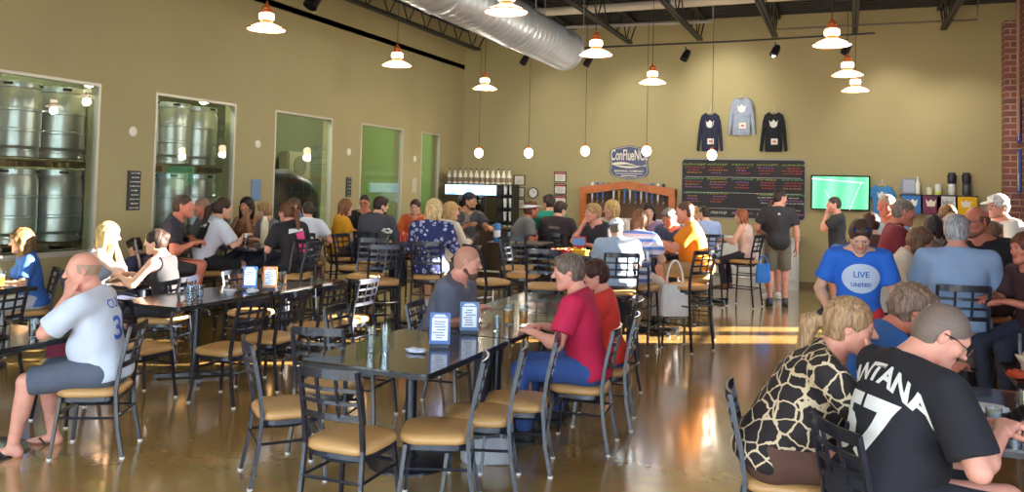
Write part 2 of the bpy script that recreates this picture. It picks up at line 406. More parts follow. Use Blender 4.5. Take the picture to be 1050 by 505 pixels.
    for sg in(-1,1):
        Re=Rh@rz(R_(-sg*22))
        hf.add(Ell(H(sg*.079,-.012,-.002),(.008,.018,.031),Re),.008); hf.add(Ell(H(sg*.086,-.006,.003),(.006,.009,.016),Re),.004,'s')
    parts.append(hf.nets())
    # hands
    for i,sg in((0,-1),(1,1)):
        e,w=el[i],wr[i]; d=w-e; d/=np.linalg.norm(d); mode=hands[i]
        pn=np.array((0,0,-1.) if palm is None or palm[i] is None else palm[i],float)
        spec=(L,R)[i]
        if (palm is None or palm[i] is None):
            if spec=='down': pn=np.array([-sg*1.,0,0]); 
            elif spec in('chin','mouth'): pn=-(hc-w)*-1; pn=np.array(hc-w)
            elif spec=='phone': pn=np.array([-sg*.6,-.5,.6])
        if spec in('chin','mouth'): d=d*.4+(hc+Rh@np.array([0,.09,-.05])-w); d/=np.linalg.norm(d)
        if spec in('table','reach','cross'): d=d*np.array([1,1,.25]); d/=np.linalg.norm(d)
        zz=-(pn-d*(pn@d)); zz/=np.linalg.norm(zz)+1e-9; xx=np.cross(d,zz); Rm=np.array([xx,d,zz]).T
        ts=-sg   # thumb side along the hand's x
        curl={'relax':28,'fist':78,'flat':8,'grip':58}[mode]
        G=lambda x,y,z: A(w+Rm@np.array([x,y,z],float))
        hp=[(Cone(A(w-d*.03),G(0,.02,0),.026,.024),.01)]
        for j,(x,ln) in enumerate(((.031,.068),(.011,.078),(-.010,.073),(-.030,.056))):
            x*=ts; k0=(x*1.0,.088-abs(j-1)*.004,0); hp.append((Cone(G(x*.55,.018,0),G(*k0),.0155,.0115),.014))
        fg=[]
        for j,(x,ln) in enumerate(((.031,.068),(.011,.078),(-.010,.073),(-.030,.056))):
            x*=ts; p=np.array([x,.088-abs(j-1)*.004,0.]); a=curl*(.55+.12*j); aa=a; spr=x*1.6
            rr=.0098
            for q,fr in enumerate((.46,.30,.24)):
                dv=np.array([math.sin(spr*.35)*1.,math.cos(R_(aa)),-math.sin(R_(aa))]); dv/=np.linalg.norm(dv); p2=p+dv*ln*fr*1.0
                fg.append((Cone(G(*p),G(*p2),rr,rr*.9),.003)); rr*=.9; p=p2; aa+=curl*(.9 if q==0 else .6)
        p=np.array([ts*.018,.018,-.006]); dirs=((ts*.75,.62,-.28),(ts*.42,.85,-.36),(ts*.2,.9,-.4)) if mode!='fist' else ((ts*.6,.7,-.5),(-ts*.1,.7,-.7),(-ts*.6,.5,-.6))
        for dv,ln,r1,r2 in zip(dirs,(.042,.034,.027),(.0165,.0125,.011),(.013,.011,.0092)):
            dv=np.array(dv);dv/=np.linalg.norm(dv);p2=p+dv*ln; fg.append((Cone(G(*p),G(*p2),r1,r2),.006 if ln>.04 else .003)); p=p2
        parts.append(field(hp+fg,resd).nets())
        info.setdefault('palm',[]).append(w+d*.08)
    if bottom is None or sandal or shoes is None:
        fp=[]
        for i in(0,1):
            a=an[i]; fd=a-kn[i]; f=np.array([(-.1,.1)[i],1,0.]) if seat is not None else np.array([(-.15,.15)[i],1,0.]); f/=np.linalg.norm(f)
            fp+=[(Cone(A(a+np.array([0,0,0.])),A(a+f*-.03+np.array([0,0,-.045])),.036,.034),.03),(Cone(A(a+f*.02+np.array([0,0,-.035])),A(a+f*.15+np.array([0,0,-.06])),.036,.024,((0,0,1),.8)),.03)]
            sx=np.array([f[1],-f[0],0])*(-1,1)[i]
            for j in range(5): 
                b0=a+f*(.14-.012*j)+sx*(-.024+.013*j)+np.array([0,0,-.066]); fp.append((Cone(A(b0),A(b0+f*(.045-.004*j)),.0125 if j==0 else .009,.011 if j==0 else .008),.004))
        parts.append(field(fp,.006 if detail else .01).nets())
    body=ob('body',mesh_from(parts,[sm]),root)
    lipm=mat(tuple(int(v*q) for v,q in zip(SKIN[skin],(.92,.68,.66))),.45,name='lip')
    body.data.materials.append(lipm)
    if detail:
        c=np.empty(len(body.data.polygons)*3,np.float32); body.data.polygons.foreach_get('center',c); c=(c.reshape(-1,3)-A(hc))@Rh
        mi=((abs(c[:,0])<.024)&(c[:,1]>.084)&(c[:,2]<-.046)&(c[:,2]>-.073)&(abs(c[:,0])<.026-abs(c[:,2]+.0595)*.7)).astype(np.int32); body.data.polygons.foreach_set('material_index',mi)
    # ---- eyes
    for sg in(-1,1):
        ms=MB(); prof=[(.0108*math.sin(R_(a)),-.0108*math.cos(R_(a))) for a in range(0,181,15)]
        vs=[];n=12
        ms.lathe([(max(r,.0002),z) for r,z in prof],n=n,cap=False); vz=np.array([v for v in ms.v])
        ms.m=[(2 if i//n>=len(prof)-3 else (1 if i//n>=len(prof)-4 else 0)) for i in range(len(ms.f))]
        Re=Rh@rx(R_(-90)) ; ms.v=[tuple(np.array(v)@Re.T+H(sg*.031,.0785,.006)) for v in ms.v]
        ms.obj('eye',[mat((205,198,192),.25,name='eye_white'),mat((90,70,50),.2,name='iris'),mat((15,12,12),.1,name='pupil')],root)
    # ---- hair
    if hair:
        hcx,style=hair; hm=hair_mat(hcx) if style not in('stubble','fringe') else mat(hcx,.6,noise=.25,scale=160,name='cropped_hair')
        pr=[]; bits=[]
        if style in('short','crop','wavy','curly','long','pony','bob','updo','tuft'):
            th={'crop':.004,'short':.012,'wavy':.020,'curly':.034,'long':.018,'pony':.012,'bob':.018,'updo':.014,'tuft':.016}[style]
            pr=[(Ell(H(0,-.014,.032),(.075+th,.094+th,.088+th),Rh),.01),(Ell(H(0,-.03,-.01),(.070+th,.075+th,.085),Rh),.02)]
            if style in('short','wavy','tuft'): pr.append((Cone(H(-.035,.062,.088),H(.035,.062,.088),.016+th*.4,.016+th*.4),.03))
            if style in('long','curly','bob'):
                ln={'long':-.24,'curly':-.20,'bob':-.11}[style]; w=.03 if style!='curly' else .045
                for x,y in((-.078,.01),(-.06,-.055),(0,-.08),(.06,-.055),(.078,.01)):
                    e=piv*0+hc+Rh@np.array([x*1.05,y,-.02]); b=e+Rh@np.array([x*.15,-.01,0])+np.array([0,-.02 if lean<25 else .0,ln+.02])
                    pr.append((Cone(A(e),A(b),w,w*.75),.03))
            if style=='pony':
                b0=hc+Rh@np.array([0,-.105,.03]); b1=hc+Rh@np.array([0,-.165,-.02]); b2=b1+np.array([0,-.05,-.19])
                pr+=[(Cone(A(b0),A(b1),.025,.036),.02),(Cone(A(b1),A(b2),.044,.02),.02)]
            if style=='updo': pr.append((Ell(H(0,-.105,.045),(.045,.04,.045),Rh),.02))
        elif style=='fringe':   # bald crown with a horseshoe of hair
            pr=[(Ell(H(0,-.018,.02),(.0808,.0985,.0885),Rh),.01)]
        elif style=='stubble':
            pr=[(Ell(H(0,-.0125,.028),(.0785,.0975,.0915),Rh),.01),(Ell(H(0,-.03,-.01),(.073,.078,.085),Rh),.02)]
        fl={'curly':.006,'wavy':.004,'long':.0025,'pony':.0015}.get(style,.0018)
        def post(F):
            # open the face
            if style=='fringe':
                F.cut(H(0,0,.045),Rh@np.array([0,-.25,1.])); F.cut(H(0,.03,0),Rh@np.array([0,1,0.]));F.cut(H(0,0,-.05),Rh@np.array([0,.3,-1.]))
            else:
                F.add(Ell(H(0,.115,-.045),(.070,.085,.115),Rh),.012,'s'); F.add(Cone(H(-.05,.045,-.06),H(.05,.045,-.06),.05,.05),.012,'s')
                if style in('short','crop','wavy','tuft','stubble','updo','pony'):
                    for sg in(-1,1): F.add(Ell(H(sg*.09,.0,-.028),(.03,.034,.034),Rh),.008,'s')
                    F.add(Ell(H(0,-.03,-.135),(.12,.12,.06),Rh),.015,'s')
            g=60 if style!='curly' else 42
            if style!='stubble': F.wob(lambda x,y,z: fl*np.sin(g*x*1.9+3*np.sin(g*.3*z))*np.sin(g*1.7*y+2*np.sin(g*.4*x))*(1 if style!='curly' else np.sin(g*z)+.6))
        if pr:
            ho=ob('hair',mesh_from([field(pr,resh,post=post).nets()],[hm]),root)
        if style not in('none',) and detail:
            eb=[(Cone(H(sg*.017,.0885,.024),H(sg*.046,.078,.026),.0035,.0025),.004) for sg in(-1,1)]
            ob('eyebrows',mesh_from([field(eb,.002).nets()],[hm]),root)
        if style=='pony':
            F=field([(Cone(A(hc+Rh@np.array([0,-.112,.028])),A(hc+Rh@np.array([0,-.118,.022])),.031,.031),.01)],resh); ob('hair_tie',mesh_from([F.nets()],[mat((20,20,26),.7)]),root)
    if beard:
        pr=[(Cone(H(0,.02,-.065),H(0,.068,-.097),.041,.029),.03),(Cone(H(-.05,0,-.055),H(-.012,.06,-.095),.0255,.0255),.03),(Cone(H(.05,0,-.055),H(.012,.06,-.095),.0255,.0255),.03),(Cone(H(-.02,.084,-.046),H(.02,.084,-.046),.0065,.0065),.01)]
        F=field(pr,resh); F.add(Cone(H(-.014,.095,-.06),H(.014,.095,-.06),.008,.008),.004,'s'); ob('beard',mesh_from([F.nets()],[mat(beard,.8,name='beard')]),root)
    # ---- headwear / glasses
    if cap:
        cc,kind=cap; cm=mat(cc,.8,name='cap_cloth')
        pr=[(Ell(H(0,-.012,.04),(.090,.109,.092),Rh),.01)]
        def post(F): F.cut(H(0,0,.045),Rh@np.array([0,.12,-1.]))
        pp=[field(pr,resh,post=post).nets()]
        if kind in('brim','back'):
            sg=1 if kind=='brim' else -1
            pp.append(field([(Ell(H(0,sg*.115,.048),(.065,.075,.006),Rh@rx(R_(-12*sg))),.01)],min(resh,.005)).nets())
        if kind=='visor':
            pp=[field([(Ell(H(0,.115,.048),(.07,.075,.006),Rh@rx(R_(-12))),.01)],min(resh,.005)).nets()]
            def p2(F): F.cut(H(0,0,.07),Rh@np.array([0,.1,1.])); F.cut(H(0,0,.035),Rh@np.array([0,.1,-1.]))
            pp.append(field([(Ell(H(0,-.012,.035),(.091,.11,.098),Rh),.01)],resh,post=p2).nets())
        ob('headband' if kind=='visor' else 'cap',mesh_from(pp,[cm]),root)
    if glasses:
        up=.0 if glasses!='top' else 1
        gm=MB()
        if up: cen=lambda sg:(H(sg*.036,.068,.105)); nrm=Rh@np.array([0,.55,.83]); upv=Rh@np.array([0,-.83,.55])
        else: cen=lambda sg:(H(sg*.033,.107,.004)); nrm=Rh@np.array([0,1,0.]); upv=Rh@np.array([0,0,1.])
        xr=Rh@np.array([1,0,0.])
        for sg in(-1,1):
            pts=[cen(sg)+xr*math.cos(a)*.025+upv*math.sin(a)*.018 for a in np.linspace(0,2*math.pi,15)]
            gm.tube(pts,.0022,5)
            gm.add([cen(sg)+nrm*.001]+pts[:-1],[(0,i+1,(i+1)%14+1) for i in range(14)],1)
            gm.tube([cen(sg)+xr*sg*.025,H(sg*.083,.03,.015 if not up else .075),H(sg*.084,-.02,.01 if not up else .05)],.0022,5)
        gm.tube([cen(-1)+xr*.024,(cen(-1)+cen(1))/2+upv*.004,cen(1)-xr*.024],.0022,5)
        lens=mat((30,90,190),.08,.6,name='lens') if up else glass_mat((235,238,240),.15)
        gm.obj('sunglasses' if up else 'eyeglasses',[mat((25,25,28),.35,name='spectacle_frame'),lens],root)
    # ---- clothes
    tc,sl=top[0],top[1]; tm=tc if not isinstance(tc,tuple) else mat(tc,.85,noise=.10,scale=9,bump=.25,name='cloth')
    inf=.018 if sl!='jacket' else .024
    pr=list(torso)
    for i,sh in enumerate((shL,shR)):
        if sl in('short','jersey'):
            f=.66 if sl=='short' else .78
            pr.append((Cone(A(sh),A(sh+(el[i]-sh)*f),.058*wide,.062*wide,cut=True),.03))
        elif sl in('long','jacket'):
            pr.append((Cone(A(sh),A(el[i]),.056*wide,.048),.03)); pr.append((Cone(A(el[i]),A(el[i]+(wr[i]-el[i])*.93),.047,.036,cut=True),.02))
        elif sl=='rolled':
            pr.append((Cone(A(sh),A(el[i]),.056*wide,.05),.03)); pr.append((Cone(A(el[i]),A(el[i]+(wr[i]-el[i])*.25),.05,.048,cut=True),.02))
    hz_=(-.065 if seat is not None else -.11) if hem is None else hem
    def post(F):
        F.cut(A(Rp@np.array([0,0,hz_])),Rp@np.array([0,0,-1.]))
        ncut=.372 if sl!='tank' else .33
        F.cut(A(ch(0,0,ncut)),Rc@np.array([0,.25,1.]))
        F.add(Cone(A(ch(0,.0,.38)),A(ch(0,.10 if sl!='tank' else .12,.36 if sl!='tank' else .31)),.052,.045),.01,'s')
        amp=.003
        F.wob(lambda x,y,z: amp*np.sin(22*z+9*x+4*np.sin(11*y))*np.sin(16*y-7*z+3*np.sin(14*x)))
        if sl=='tank':
            for i,sh in enumerate((shL,shR)):
                F.add(Ell(A(sh+Rc@np.array([(.02,-.02)[i]*-1,0,-.01])),(.06,.12,.085),Rc),.01,'s')
    shirt=ob({'jacket':'jacket'}.get(sl,'shirt'),mesh_from([field(pr,res,inf=inf,post=post).nets()],[tm]),root)
    info['shirt']=shirt; info['A']=A; info['ch']=ch; info['Rc']=Rc; info['H']=H;info['Rh']=Rh
    if sl=='jacket' or top[-1]=='collar':
        F=field([(Cone(A(ch(-.03,-.012,.375)),A(ch(.03,-.012,.375)),.064,.064,((0,0,1),.5)),.02)],resh); F.add(Cone(A(nb),A(hc),.05,.05),.01,'s'); ob('collar',mesh_from([F.nets()],[tm]),root)
    if bottom:
        bc,bl=bottom; bm_=mat(bc,.85,noise=.12,scale=10,bump=.25,name='trouser_cloth') if isinstance(bc,tuple) else bc
        pr=[(Ell(A(Rp@np.array([0,-.015,.01])),(.165*wide,.125+belly*.4,.13),Rp),.03)]
        if seat is not None: pr.append((Ell(A(Rp@np.array([0,-.02,-.03])),(.168*wide,.118,.09),Rp),.05))
        for i in(0,1):
            if bl=='long':
                pr+=[(Cone(A(hipj[i]),A(kn[i]),.092*wide,.064),.04),(Cone(A(kn[i]),A(kn[i]+(an[i]-kn[i])*.97),.064,.052,cut=True),.02)]
            elif bl=='capri':
                pr+=[(Cone(A(hipj[i]),A(kn[i]),.092*wide,.064),.04),(Cone(A(kn[i]),A(kn[i]+(an[i]-kn[i])*.55),.064,.06,cut=True),.02)]
            else:
                f={'shorts':.93,'mini':.7,'kneeshort':1.0}[bl]; pr+=[(Cone(A(hipj[i]),A(hipj[i]+(kn[i]-hipj[i])*f),.094*wide,.084,cut=True),.04)]
        def post(F):
            F.cut(A(Rp@np.array([0,0,.11])),Rp@np.array([0,0,1.]))
            F.wob(lambda x,y,z: .003*np.sin(25*z+7*x)*np.sin(19*y+5*z))
        ob('shorts' if bl in('shorts','mini','kneeshort') else 'trousers',mesh_from([field(pr,res,inf=.005,post=post).nets()],[bm_]),root)
    if shoes is not None:
        for i in(0,1):
            a=an[i]; f=np.array([(-.12,.12)[i],1,0.]); f/=np.linalg.norm(f)
            if sandal:
                ms=MB(); sx=np.array([f[1],-f[0],0]); out=[]
                for u,w_ in((-.075,.028),(-.06,.036),(0,.038),(.06,.044),(.13,.048),(.175,.04),(.195,.02)): out.append((u,w_))
                pts=[(u,w_) for u,w_ in out]+[(u,-w_) for u,w_ in out[::-1]]
                Rm=np.array([f,sx,np.array([0,0,1.])]).T
                ms.prism(pts,-.018,.004,rot=Rm,c=A(a+np.array([0,0,-.085])))
                t0=a+f*.11+np.array([0,0,-.066])
                for q in(-1,1): ms.tube([A(t0+sx*0+np.array([0,0,.0])),A(a+f*.07+sx*q*.03+np.array([0,0,-.028])),A(a+f*.02+sx*q*.044+np.array([0,0,-.07]))],.007,6)
                ms.obj('sandal',[mat(shoes,.7)],root)
            else:
                pr=[(Cone(A(a+np.array([0,0,.0])),A(a+f*-.02+np.array([0,0,-.045])),.044,.042),.03),(Cone(A(a+f*.02+np.array([0,0,-.035])),A(a+f*.15+np.array([0,0,-.052])),.044,.034,((0,0,1),.85)),.03)]
                def post(F): F.cut(A(a+np.array([0,0,-.088])),(0,0,-1.)); F.cut(A(a+np.array([0,0,.03])),(0,0,1.))
                so=ob('shoe',mesh_from([field(pr,[.012,.009,.007][detail],post=post).nets()],[mat(shoes,.6,name='shoe_upper')]),root)
                ms=MB(); sx=np.array([f[1],-f[0],0]); Rm=np.array([f,sx,np.array([0,0,1.])]).T
                out=((-.07,.03),(-.055,.04),(0,.04),(.07,.046),(.13,.045),(.17,.034),(.188,.015)); pts=[(u,w_) for u,w_ in out]+[(u,-w_) for u,w_ in out[::-1]]
                ms.prism(pts,-.02,.004,rot=Rm,c=A(a+np.array([0,0,-.07]))); ms.obj('sole',[mat((225,225,225) if sum(shoes)>300 else (30,30,30),.6)],so)
    return info
def shirt_text(info,s,size,m,where=(0,0,.22),back=True,bold=.004,sx=1.,name='lettering',arc=0.,spacing=1.):
    me=text_mesh(s,size,bold,0,spacing=spacing)
    if sx!=1: me.transform(Matrix.Diagonal((sx,1,1,1)))
    if arc:
        for v in me.vertices: v.co.y-=arc*v.co.x**2
    me.materials.clear(); me.materials.append(m)
    Rc=info['Rc']; o=info['A'](info['ch'](*where)); q=-1 if back else 1
    X=Rc@np.array([1,0,0.])*(-q); 
    Y=Rc@np.array([0,0,1.])
    wrap_on(me,info['shirt'].data,o,X if not back else -X*-1,Y)
    ob(name,me,info['root'])
def badge(info,pts,m,where,back=False,name='shirt_print',off=.003):
    me=bpy.data.meshes.new('m'); me.from_pydata([(x,y,0) for x,y in pts],[],[tuple(range(len(pts)))]); me.materials.append(m)
    Rc=info['Rc']; o=info['A'](info['ch'](*where)); q=-1 if back else 1
    wrap_on(me,info['shirt'].data,o,Rc@np.array([1,0,0.])*(-q),Rc@np.array([0,0,1.]),off=off); return ob(name,me,info['root'])
# ---------------------------------------------------------------- furniture prototypes
black_metal=mat((25,29,42),.32,.0,coat=.3,noise=.15,scale=6,name='dark_painted_steel')
vinyl=mat((196,152,96),.38,noise=.08,scale=4,bump=.05,name='tan_vinyl')
glide_m=mat((225,222,215),.4,name='white_glide')
alu=mat((190,195,205),.25,.9,name='bare_metal')
def make_chair(high=False, name=None, metal=None, seatm=None):
    metal=metal or black_metal; sh=.76 if high else .455
    root=empty(name or ('bar_stool' if high else 'dining_chair')); tag(root,'x','bar stool' if high else 'chair')
    # faces +Y; back at -Y
    ms=MB(); pts=rrect(.42,.41,.11,6); n=len(pts)
    rings=[(.93,0),(1,.012),(1,.032),(.96,.048),(.82,.058),(.4,.062)]
    vs=[(x*k*(1+.0*y),y*k,z) for k,z in rings for x,y in pts]
    fs=[(i*n+j,i*n+(j+1)%n,(i+1)*n+(j+1)%n,(i+1)*n+j) for i in range(len(rings)-1) for j in range(n)]+[tuple(range(n))[::-1],tuple(range((len(rings)-1)*n,len(rings)*n))]
    ms.add([(x,y,z+sh-.055) for x,y,z in vs],fs); ms.obj('seat',[seatm or vinyl],root,ang=60)
    ms=MB(); ms.prism(rrect(.38,.37,.09,5),sh-.085,sh-.05); ms.obj('seat_frame',[metal],root)
    top=sh+.415
    def post(sx): return [(sx*.195,-.245,0),(sx*.187,-.205,sh*.45),(sx*.182,-.185,sh-.02),(sx*.182,-.205,sh+.14),(sx*.182,-.262,top-.01)]
    for sx in(-1,1):
        P=post(sx); ms=MB(); ms.tube(P[:3],.0155,4,sq=True); l=ms.obj('leg',[metal],root)
        g=MB(); g.lathe([(.017,0),(.017,.012)],c=P[0],n=10); g.obj('glide',[glide_m],l)
        F=(sx*.20,.205,0); ms=MB(); ms.tube([F,(sx*.165,.165,sh-.06)],[.0135,.0165],4,sq=True); l=ms.obj('leg',[metal],root)
        g=MB(); g.lathe([(.016,0),(.016,.012)],c=F,n=10); g.obj('glide',[glide_m],l)
    ms=MB()
    for sx in(-1,1): ms.tube(post(sx)[2:],.0165,4,sq=True)
    def yy(z): 
        a=(z-sh-.14)/(.275); return -.205-.057*max(0,a) if z>sh+.14 else -.19
    def rail(z,h,bow=.028):
        N=9; L=[]
        for i in range(N+1):
            u=-1+2*i/N; L.append((u*.182,yy(z)-bow*(1-u*u)))
        for i in range(N): ms.bar((L[i][0],L[i][1],z),(L[i+1][0],L[i+1][1],z),.014,h)
    rail(top-.028,.052); rail(top-.112,.020); rail(top-.185,.020); rail(top-.265,.034)
    for x in(-.06,.06):
        b=.028*(1-(x/.182)**2); ms.bar((x,yy(top-.265)-b,top-.265),(x,yy(top-.03)-b,top-.05),.018,.012,up=(0,1,0))
    ms.obj('backrest',[metal],root)
    ms=MB(); zs=sh*.58 if not high else .30
    def onleg(z,sx,fr):
        if fr: a=z/(sh-.06); return np.array([sx*(.20-.035*a),.205-.04*a,z])
        a=z/(sh*.45); return np.array([sx*(.195-.008*min(a,1)),-.245+.04*min(a,1),z])
    for sx in(-1,1): ms.tube([onleg(zs,sx,1),onleg(zs,sx,0)],.009,6)
    ms.tube([onleg(zs+.02,-1,1),onleg(zs+.02,1,1)],.012,6); ms.tube([onleg(zs,-1,0),onleg(zs,1,0)],.009,6)
    if high: 
        ms.tube([onleg(.52,-1,0),onleg(.52,1,0)],.009,6)
        for sx in(-1,1): ms.tube([onleg(.52,sx,1),onleg(.52,sx,0)],.009,6)
    arc=[(.17*math.cos(a),-.02+.15*math.sin(a),sh-.10) for a in np.linspace(0,2*math.pi,17)]; ms.tube(arc,.008,6,cap=False)
    ms.obj('stretcher',[metal],root)
    return root
table_top_m=mat((44,38,34),.16,noise=.25,scale=3,coat=.4,name='dark_laminate')
table_edge_m=mat((26,28,34),.35,name='black_edge')
def make_table(name,w,d,h,loc,label,cat='table',group=None,base='round',rot=0,topm=None,cols=None,edge=None):
    r=empty(name,(*loc,0),R_(rot),label,cat,group)
    ms=MB(); ms.prism(rrect(w-.004,d-.004,.05,5),h-.012,h); t=ms.obj('tabletop',[topm or table_top_m],r)
    ms=MB(); ms.prism(rrect(w,d,.052,5),h-.036,h-.0125); ms.obj('edge_band',[edge or table_edge_m],t)
    for cy in (cols or [0]):
        ms=MB(); ms.lathe([(.038,.03),(.038,h-.05)],c=(0,cy,0),n=16); ms.box((0,cy,h-.045),(.3,.3,.016)); ms.obj('column',[black_metal],r)
        ms=MB()
        if base=='round': ms.lathe([(.28,0),(.28,.012),(.24,.024),(.06,.045),(.045,.07)],c=(0,cy,0),n=32)
        else:
            for a in(45,135): 
                c,s=math.cos(R_(a)),math.sin(R_(a)); L=.36
                ms.bar((-L*c,cy-L*s,.03),(L*c,cy+L*s,.03),.07,.035)
                for q in(-1,1): ms.lathe([(.03,0),(.03,.02)],c=(q*L*.95*c,cy+q*L*.95*s,0),n=10)
            ms.lathe([(.07,.02),(.05,.08)],c=(0,cy,0),n=16)
        ms.obj('base',[black_metal],r)
    return r
clear=glass_mat((240,246,248),.10)
def lathe_thing(name,prof,loc,m,label,cat,group=None,liquid=None,n=20,inner=None):
    r=empty(name,loc,0,label,cat,group); ms=MB(); ms.lathe(prof,n=n,cap=False)
    if inner: ms.lathe(inner,n=n,cap=False)
    ms.lathe([(.0001,prof[0][1]+.003),(prof[0][0],prof[0][1])],n=n,cap=False); ms.obj('glass_body',[m],r)
    if liquid:
        c,z0,z1,rr,foam=liquid; q=MB(); q.lathe([(rr[0],z0),(rr[1],z1)],n=n); q.obj('drink',[mat(c,.12,spec=.6,name='drink')],r)
        if foam: q=MB(); q.lathe([(rr[1],z1),(rr[1]*1.01,z1+.012)],n=n); q.obj('foam',[mat((245,238,220),.8,name='foam')],r)
    return r
def tumbler(loc,label,h=.13,r=.036,group=None,liq=None,nm='drinking_glass',cat='glass'):
    prof=[(r*.8,0),(r*.84,.01),(r,h)]; inner=[(r*.74,.012),(r*.94,h)]
    L=None
    if liq: L=(liq,.013,h*.72,(r*.75,r*.87),liq[0]>150)
    return lathe_thing(nm,prof,loc,clear,label,cat,group,L,inner=inner)
def menu_card(loc,rot,label,group='menu stands on the tables',back=(38,92,165)):
    r=empty('menu_stand',loc,R_(rot),label,'menu stand',group)
    ms=MB(); ms.box((0,0,.012),(.13,.07,.024)); ms.obj('foot',[mat((35,40,50),.4)],r,bevel=.003)
    ms=MB(); ms.box((0,0,.125),(.14,.012,.215),rx(R_(-6))); c=ms.obj('card_holder',[mat(back,.35,name='blue_card')],r,bevel=.002)
    ms=MB(); ms.box((0,-.0085,.122),(.108,.003,.15),rx(R_(-6))); p=ms.obj('printed_card',[mat((236,238,240),.5,name='paper')],c)
    ms=MB(); random.seed(int(abs(loc[0])*100))
    for i in range(7): ms.box((random.uniform(-.012,.012),-.0112-.0005*i*0,.065+.018*i),(random.uniform(.04,.085),.001,.006),rx(R_(-6)))
    for v in range(len(ms.v)): x,y,z=ms.v[v]; ms.v[v]=(x,y+(z-.122)*math.sin(R_(6))*1.0,z)
    ms.obj('print_lines',[mat((70,110,170),.6)],p)
    ms=MB(); ms.prism([(-.05,0),(.05,0),(.03,.018),(-.03,.018)],-.001,.001,rot=rx(R_(90)),c=(0,.0055-.007-.0105,.205)); ms.obj('card_emblem',[mat((225,232,240),.5)],c)
    return r
# ---------------------------------------------------------------- the room
XL,XR,YB,YF,ZC=-8.4,2.86,17.6,-3.0,5.5
wall_m=mat((174,162,120),.85,noise=.05,scale=.8,bump=.04,spec=.15,name='tan_wall_paint')
def S(o): o['kind']='structure'; return o
# polished concrete
def floor_mat():
    m=bpy.data.materials.new('polished_concrete'); m.use_nodes=True; nt=m.node_tree; b=nt.nodes['Principled BSDF']; L=nt.links.new
    tc=nt.nodes.new('ShaderNodeTexCoord'); n=nt.nodes.new('ShaderNodeTexNoise'); n.inputs['Scale'].default_value=.55; n.inputs['Detail'].default_value=8; n.inputs['Roughness'].default_value=.62
    n2=nt.nodes.new('ShaderNodeTexNoise'); n2.inputs['Scale'].default_value=9; n2.inputs['Detail'].default_value=5
    r=nt.nodes.new('ShaderNodeValToRGB'); e=r.color_ramp.elements; e[0].position=.3; e[0].color=(*lin((150,110,42)),1); e[1].position=.7; e[1].color=(*lin((182,150,94)),1)
    mx=nt.nodes.new('ShaderNodeMix'); mx.data_type='RGBA'; mx.blend_type='OVERLAY'; mx.inputs[0].default_value=.25
    L(tc.outputs['Object'],n.inputs['Vector']); L(tc.outputs['Object'],n2.inputs['Vector']); L(n.outputs['Fac'],r.inputs[0]); L(r.outputs[0],mx.inputs[6]); L(n2.outputs['Color'],mx.inputs[7]); L(mx.outputs[2],b.inputs['Base Color'])
    rr=nt.nodes.new('ShaderNodeMapRange'); rr.inputs[3].default_value=.12; rr.inputs[4].default_value=.26; L(n2.outputs['Fac'],rr.inputs[0]); L(rr.outputs[0],b.inputs['Roughness'])
    b.inputs['Specular IOR Level'].default_value=.6; b.inputs['Coat Weight'].default_value=1.; b.inputs['Coat IOR'].default_value=1.7; b.inputs['Coat Roughness'].default_value=.13
    bp=nt.nodes.new('ShaderNodeBump'); bp.inputs['Strength'].default_value=.04; bp.inputs['Distance'].default_value=.02; L(n.outputs['Fac'],bp.inputs['Height']); L(bp.outputs[0],b.inputs['Normal'])
    return m
ms=MB(); ms.box(((XL+XR)/2,(YB+YF)/2,-.05),(XR-XL+.5,YB-YF+.5,.1)); S(ms.obj('floor',[floor_mat()],smooth=False))
def wall_x(name,x0,x1,y0,y1,z1,holes,m):    # a wall that runs along Y with openings (ya,yb,za,zb)
    ms=MB(); y=y0
    def B(a,b,c,d): 
        if b>a and d>c: ms.box(((x0+x1)/2,(a+b)/2,(c+d)/2),(x1-x0,b-a,d-c))
    for ya,yb,za,zb in sorted(holes): B(y,ya,0,z1); B(ya,yb,0,za); B(ya,yb,zb,z1); y=yb
    B(y,y1,0,z1); return S(ms.obj(name,[m],smooth=False))
LW=[(5.82,7.4,.95,2.985),(8.26,9.8,.95,2.985),(10.7,12.28,.95,2.985),(13.2,14.77,.95,2.985),(15.56,16.42,.95,2.985)]
wall_x('wall_left',XL-.2,XL,YF,YB,ZC,LW,wall_m)
RW=[(-2.6,-.4,.35,3.7),(0,2.2,.35,3.7),(11.3,12.3,1.8,4.4),(12.75,13.5,.35,3.0),(13.70,14.25,.35,3.0)]
def brick_mat():
    m=bpy.data.materials.new('red_brick'); m.use_nodes=True; nt=m.node_tree; b=nt.nodes['Principled BSDF']; L=nt.links.new
    g=nt.nodes.new('ShaderNodeNewGeometry'); sp=nt.nodes.new('ShaderNodeSeparateXYZ'); L(g.outputs['Position'],sp.inputs[0])
    ad=nt.nodes.new('ShaderNodeMath'); L(sp.outputs[0],ad.inputs[0]); L(sp.outputs[1],ad.inputs[1]); cb=nt.nodes.new('ShaderNodeCombineXYZ'); L(ad.outputs[0],cb.inputs[0]); L(sp.outputs[2],cb.inputs[1])
    br=nt.nodes.new('ShaderNodeTexBrick'); br.inputs['Scale'].default_value=1; br.inputs['Brick Width'].default_value=.30; br.inputs['Row Height'].default_value=.115; br.inputs['Mortar Size'].default_value=.012
    br.inputs['Color1'].default_value=(*lin((150,92,82)),1); br.inputs['Color2'].default_value=(*lin((120,78,78)),1); br.inputs['Mortar'].default_value=(*lin((178,150,128)),1)
    L(cb.outputs[0],br.inputs['Vector']); L(br.outputs['Color'],b.inputs['Base Color']); b.inputs['Roughness'].default_value=.9
    bp=nt.nodes.new('ShaderNodeBump'); bp.inputs['Strength'].default_value=.5; bp.inputs['Distance'].default_value=.01; L(br.outputs['Fac'],bp.inputs['Height']); bp.invert=True; L(bp.outputs[0],b.inputs['Normal'])
    return m
brick=brick_mat()
